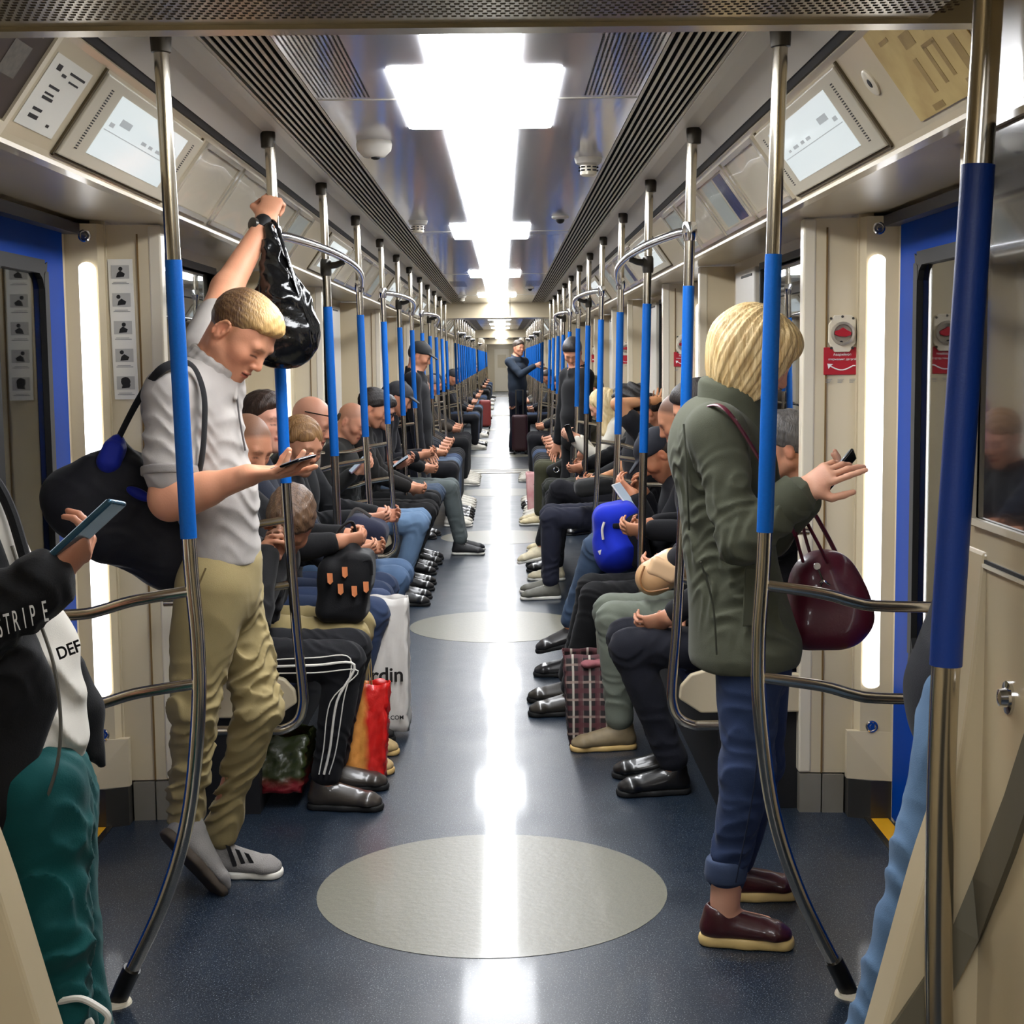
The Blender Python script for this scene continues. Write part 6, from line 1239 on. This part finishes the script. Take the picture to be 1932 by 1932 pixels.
# beige handbag on the lap, black pouch, further bags
def saddle():
    c = pt(1245, 1095, 5.98); t = thing('handbag', c, 'beige saddle handbag with a flap on the lap, right bench', 'bag'); m = mat('leather_beige', (206, 164, 118), .42, coat=.2, noise=(10, .5, (186, 142, 98)))
    Rb = Fr((-.25, .9, -.2), (-.45, 0, 1)); S = Soft(); S.ecap(pt(1232, 1090, 5.98), pt(1270, 1070, 5.98), .072, .078, (0, 1, 0), .95, .03); S.mesh('body', .0055, m, t)
    S = Soft(); S.box(pt(1252, 1075, 5.925), (.062, .022, .040), .02, Fr((.1, 1, 0), (.42, 0, 1))); S.mesh('flap', .005, mat('leather_beige_flap', (226, 188, 146), .42, coat=.2), t)
    MB().tube(smoothpath([pt(1216, 1068, 5.92), pt(1208, 1096, 5.91), pt(1222, 1116, 5.905), pt(1262, 1110, 5.9)], 6), .0045, 6).build('piping', mat('leather_tan', (150, 104, 62), .5), t, True)
    MB().box(-.012, .012, -.003, .003, -.008, .008).build('clasp', mat('brass', (190, 140, 50), .3, 1.0), t).location = pt(1228, 1085, 5.895)-V3(ORG[t.name])
saddle()
lump('pouch', 'black pouch bag on the lap of the man with the raised arm', [(pt(1122, 918, 9.7), (.13, .10, .055), .04, Fr((0, 1, 0), (-.1, 0, 1)))], cloth('pouch_black', (40, 40, 40), (26, 26, 26)))
t = lump('handbag', 'black handbag with a metal ring, right bench farther along', [(pt(1066, 888, 13.9), (.16, .10, .11), .05, Fr((0, 1, 0), (-.5, 0, 1)))], cloth('handbag_black', (28, 28, 26)), res=.009)
MB().tube([pt(1050+5*math.cos(a), 886+5*math.sin(a), 13.75) for a in np.linspace(0, 2*PI, 13)], .006, 6).build('ring', CHROME, t, True)
t = carrier('shopping_bag', 'pink floral paper bag with a dark tree print on the right floor', [(998, 966), (1022, 966), (1024, 892), (994, 900)], 15.0, 15.25, mat('bag_pink', (214, 176, 170), .6, noise=(9, .8, (196, 120, 124))), crumple=.006)
g = MB()
for i in range(26):
    a, r = rnd.uniform(0, 2*PI), rnd.uniform(0, .055); cx = pt(1011, 917, 14.985); g.lathe(cx+V3(r*math.cos(a)*1.1, 0, r*math.sin(a)), (0, -1, 0), [(.010, 0), (.010, .002)], 6)
g.tube([pt(1011, 925, 14.985), pt(1013, 945, 14.985), pt(1015, 962, 14.985)], .011, 6); g.build('tree_print', mat('ink_plum', (40, 18, 26), .6), t)['kind'] = 'stuff'
phone(pt(1075, 818, 11.85), (-.3, 0, .9), (.6, .5, .3), 'dark phone held by the blond woman in white')
phone(pt(676, 876, 9.40), (.5, .1, .5), (-.5, -.3, .8), 'mauve backed phone in the hands of the balding man', body=mat('phone_mauve', (126, 104, 116), .35))
phone(pt(754, 872, 10.85), (.6, 0, .4), (-.5, -.2, .8), 'dark phone held by the man with sunglasses')

# ------------------------------------------------------------------ people standing farther along
def stander(y, x, look, label, top, bot, hair, hgt=1.76, hands=None, res=.012, skin=(206, 152, 124), facing=(1, 0, 0), shoes=(22, 21, 20), hold=None):
    T = thing('person', (x, y, 0), label, 'person'); k = hgt/1.76; fw = unit(facing); rt = unit(np.cross(fw, (0, 0, 1)))
    W = lambda a, b, c: V3(x, y, 0)+rt*a*k+fw*b*k+V3(0, 0, c*k)
    hc = W(0, .03, 1.635); R = frame(look); nb = W(0, -.02, 1.49); pel = W(0, 0, .95); S = Soft(); head_prims(S, hc, R, k, nb); S.cap(nb, pel, .08, .09)
    sh = [W(a, -.01, 1.42) for a in (-.18, .18)]; hn = [V3(h) for h in hands] if hands else [W(-.26, .06, .80), W(.26, .06, .80)]; el = [ik(sh[i], hn[i], .31, .28, -fw*.4+rt*(-1, 1)[i]*.5+V3(0, 0, -.8)) for i in (0, 1)]
    hp = [W(a, 0, .92) for a in (-.09, .09)]; kn = [W(a, .02, .50) for a in (-.10, .10)]; an = [W(a, -.02, .10) for a in (-.11, .11)]
    for i in (0, 1):
        S.cap(nb, sh[i], .05); S.cap(sh[i], el[i], .045, .04); S.cap(el[i], hn[i], .04, .028); S.cap(hp[i], kn[i], .07, .05); S.cap(kn[i], an[i], .048, .035); hand_prims(S, hn[i], unit(hn[i]-el[i])+fw*.3, rt*(1, -1)[i]+fw*.2, (-1, 1)[i], .55 if hands else .3)
    S.mesh('body', res*.8, SKINM, T, color=head_color(hc, R, k, skin, hair[1], shave=.7, stub=.3)); hair_on(T, hc, R, k, hair[0], hair[1], hair[2] if len(hair) > 2 else hair[1], res)
    S = Soft(); S.ecap(W(0, -.01, 1.30), W(0, 0, 1.05), .128*k, .120*k, rt, 1.36, .05); S.ecap(W(0, 0, 1.05), W(0, 0, .86), .122*k, .128*k, rt, 1.3, .05)
    for i in (0, 1): S.cap(nb-V3(0, 0, .04), sh[i], .06, .07, .05); S.cap(sh[i], el[i], .072, .062, .03); S.cap(el[i], hn[i]-unit(hn[i]-el[i])*.03, .06, .048, .02)
    for a in np.linspace(0, 2*PI, 13): c = nb+fw*.07*math.cos(a)+rt*.075*math.sin(a); S.cap(c-V3(0, 0, .05), c+V3(0, 0, .02-.03*math.cos(a)), .022, .014, .03)
    S.mesh('jacket', res, cloth('top_%d_%d_%d' % top, top), T, disp=folds(.005, 10, 2)); S = Soft(); S.ecap(pel, W(0, 0, .9), .12*k, .12*k, rt, 1.3)
    for i in (0, 1): S.cap(hp[i], kn[i], .09, .075, .02); S.cap(kn[i], an[i], .074, .062, .02)
    S.mesh('trousers', res, cloth('bottom_%d_%d_%d' % bot, bot), T, disp=folds(.004, 10, 1))
    for i in (0, 1): shoe(T, an[i], fw+rt*(-1, 1)[i]*.2, (0, 0, 1), res, mat('shoe_%d_%d_%d' % shoes, shoes, .4), SOLEBLK, .28, .05, .1)
    return T
p = pt(982, 852, 25.2)
stander(25.2, p[0]-.04, (.55, -.75, -.05), 'standing man in a dark blue jacket in the aisle behind a maroon suitcase', (48, 58, 72), (30, 34, 48), ('short', (52, 42, 36), (84, 72, 62)), 1.86, hands=[pt(970, 760, 25.1), pt(1010, 690, 24.9)], facing=(.75, -.65, 0))
def suitcase(u0, u1, v0, v1, y, label, c, handle=True):
    a, b = pt(u0, v1, y), pt(u1, v0, y); w, h = b[0]-a[0], b[2]-max(a[2], .03); t = thing('suitcase', ((a[0]+b[0])/2, y+.13, 0), label, 'suitcase'); cx = (a[0]+b[0])/2
    S = Soft(); S.box((cx, y+.13, .05+h/2), (w/2, .13, h/2), .05); S.mesh('shell', .012, mat('case_%d_%d_%d' % c, c, .5, bump=(30, .1)), t)
    for i in (-1, 1):
        for j in (.03, .23): MB().lathe((cx+i*w*.36, y+j, .035), (1, 0, 0), [(.035, -.015), (.035, .015)], 12).build('wheel', BLACK, t)
    if handle: MB().tube([(cx-w*.22, y+.2, .05+h), (cx-w*.22, y+.2, .45+h), (cx+w*.22, y+.2, .45+h), (cx+w*.22, y+.2, .05+h)], .012, 8).build('pull_handle', DARKSTEEL, t)
    return t
suitcase(966, 996, 782, 851, 24.6, 'maroon wheeled suitcase standing in the aisle in front of the man', (62, 32, 40))
suitcase(904, 926, 756, 806, 33.6, 'dark red suitcase in the far aisle on the left', (128, 48, 46), False)
stander(15.1, 1.0*1, (-.5, -.85, -.5), 'tall standing man in black bending his head behind the right poles', (14, 14, 17), (18, 18, 22), ('thick', (24, 20, 20), (38, 32, 30)), 1.78, facing=(-.6, -.8, 0)) if False else stander(13.5, pt(1086, 700, 13.5)[0], (-.15, -.8, -.6), 'standing man in black looking down behind the right poles', (14, 14, 17), (18, 18, 22), ('thick', (24, 20, 20), (38, 32, 30)), 1.74, facing=(-.9, -.4, 0), res=.010)
stander(13.3, pt(786, 700, 13.3)[0], (1, -.1, -.45), 'standing man in a black cap by the third left door', (22, 22, 26), (30, 32, 40), ('cap', (20, 20, 22), (30, 30, 32)), 1.72, facing=(1, -.1, 0), res=.010)
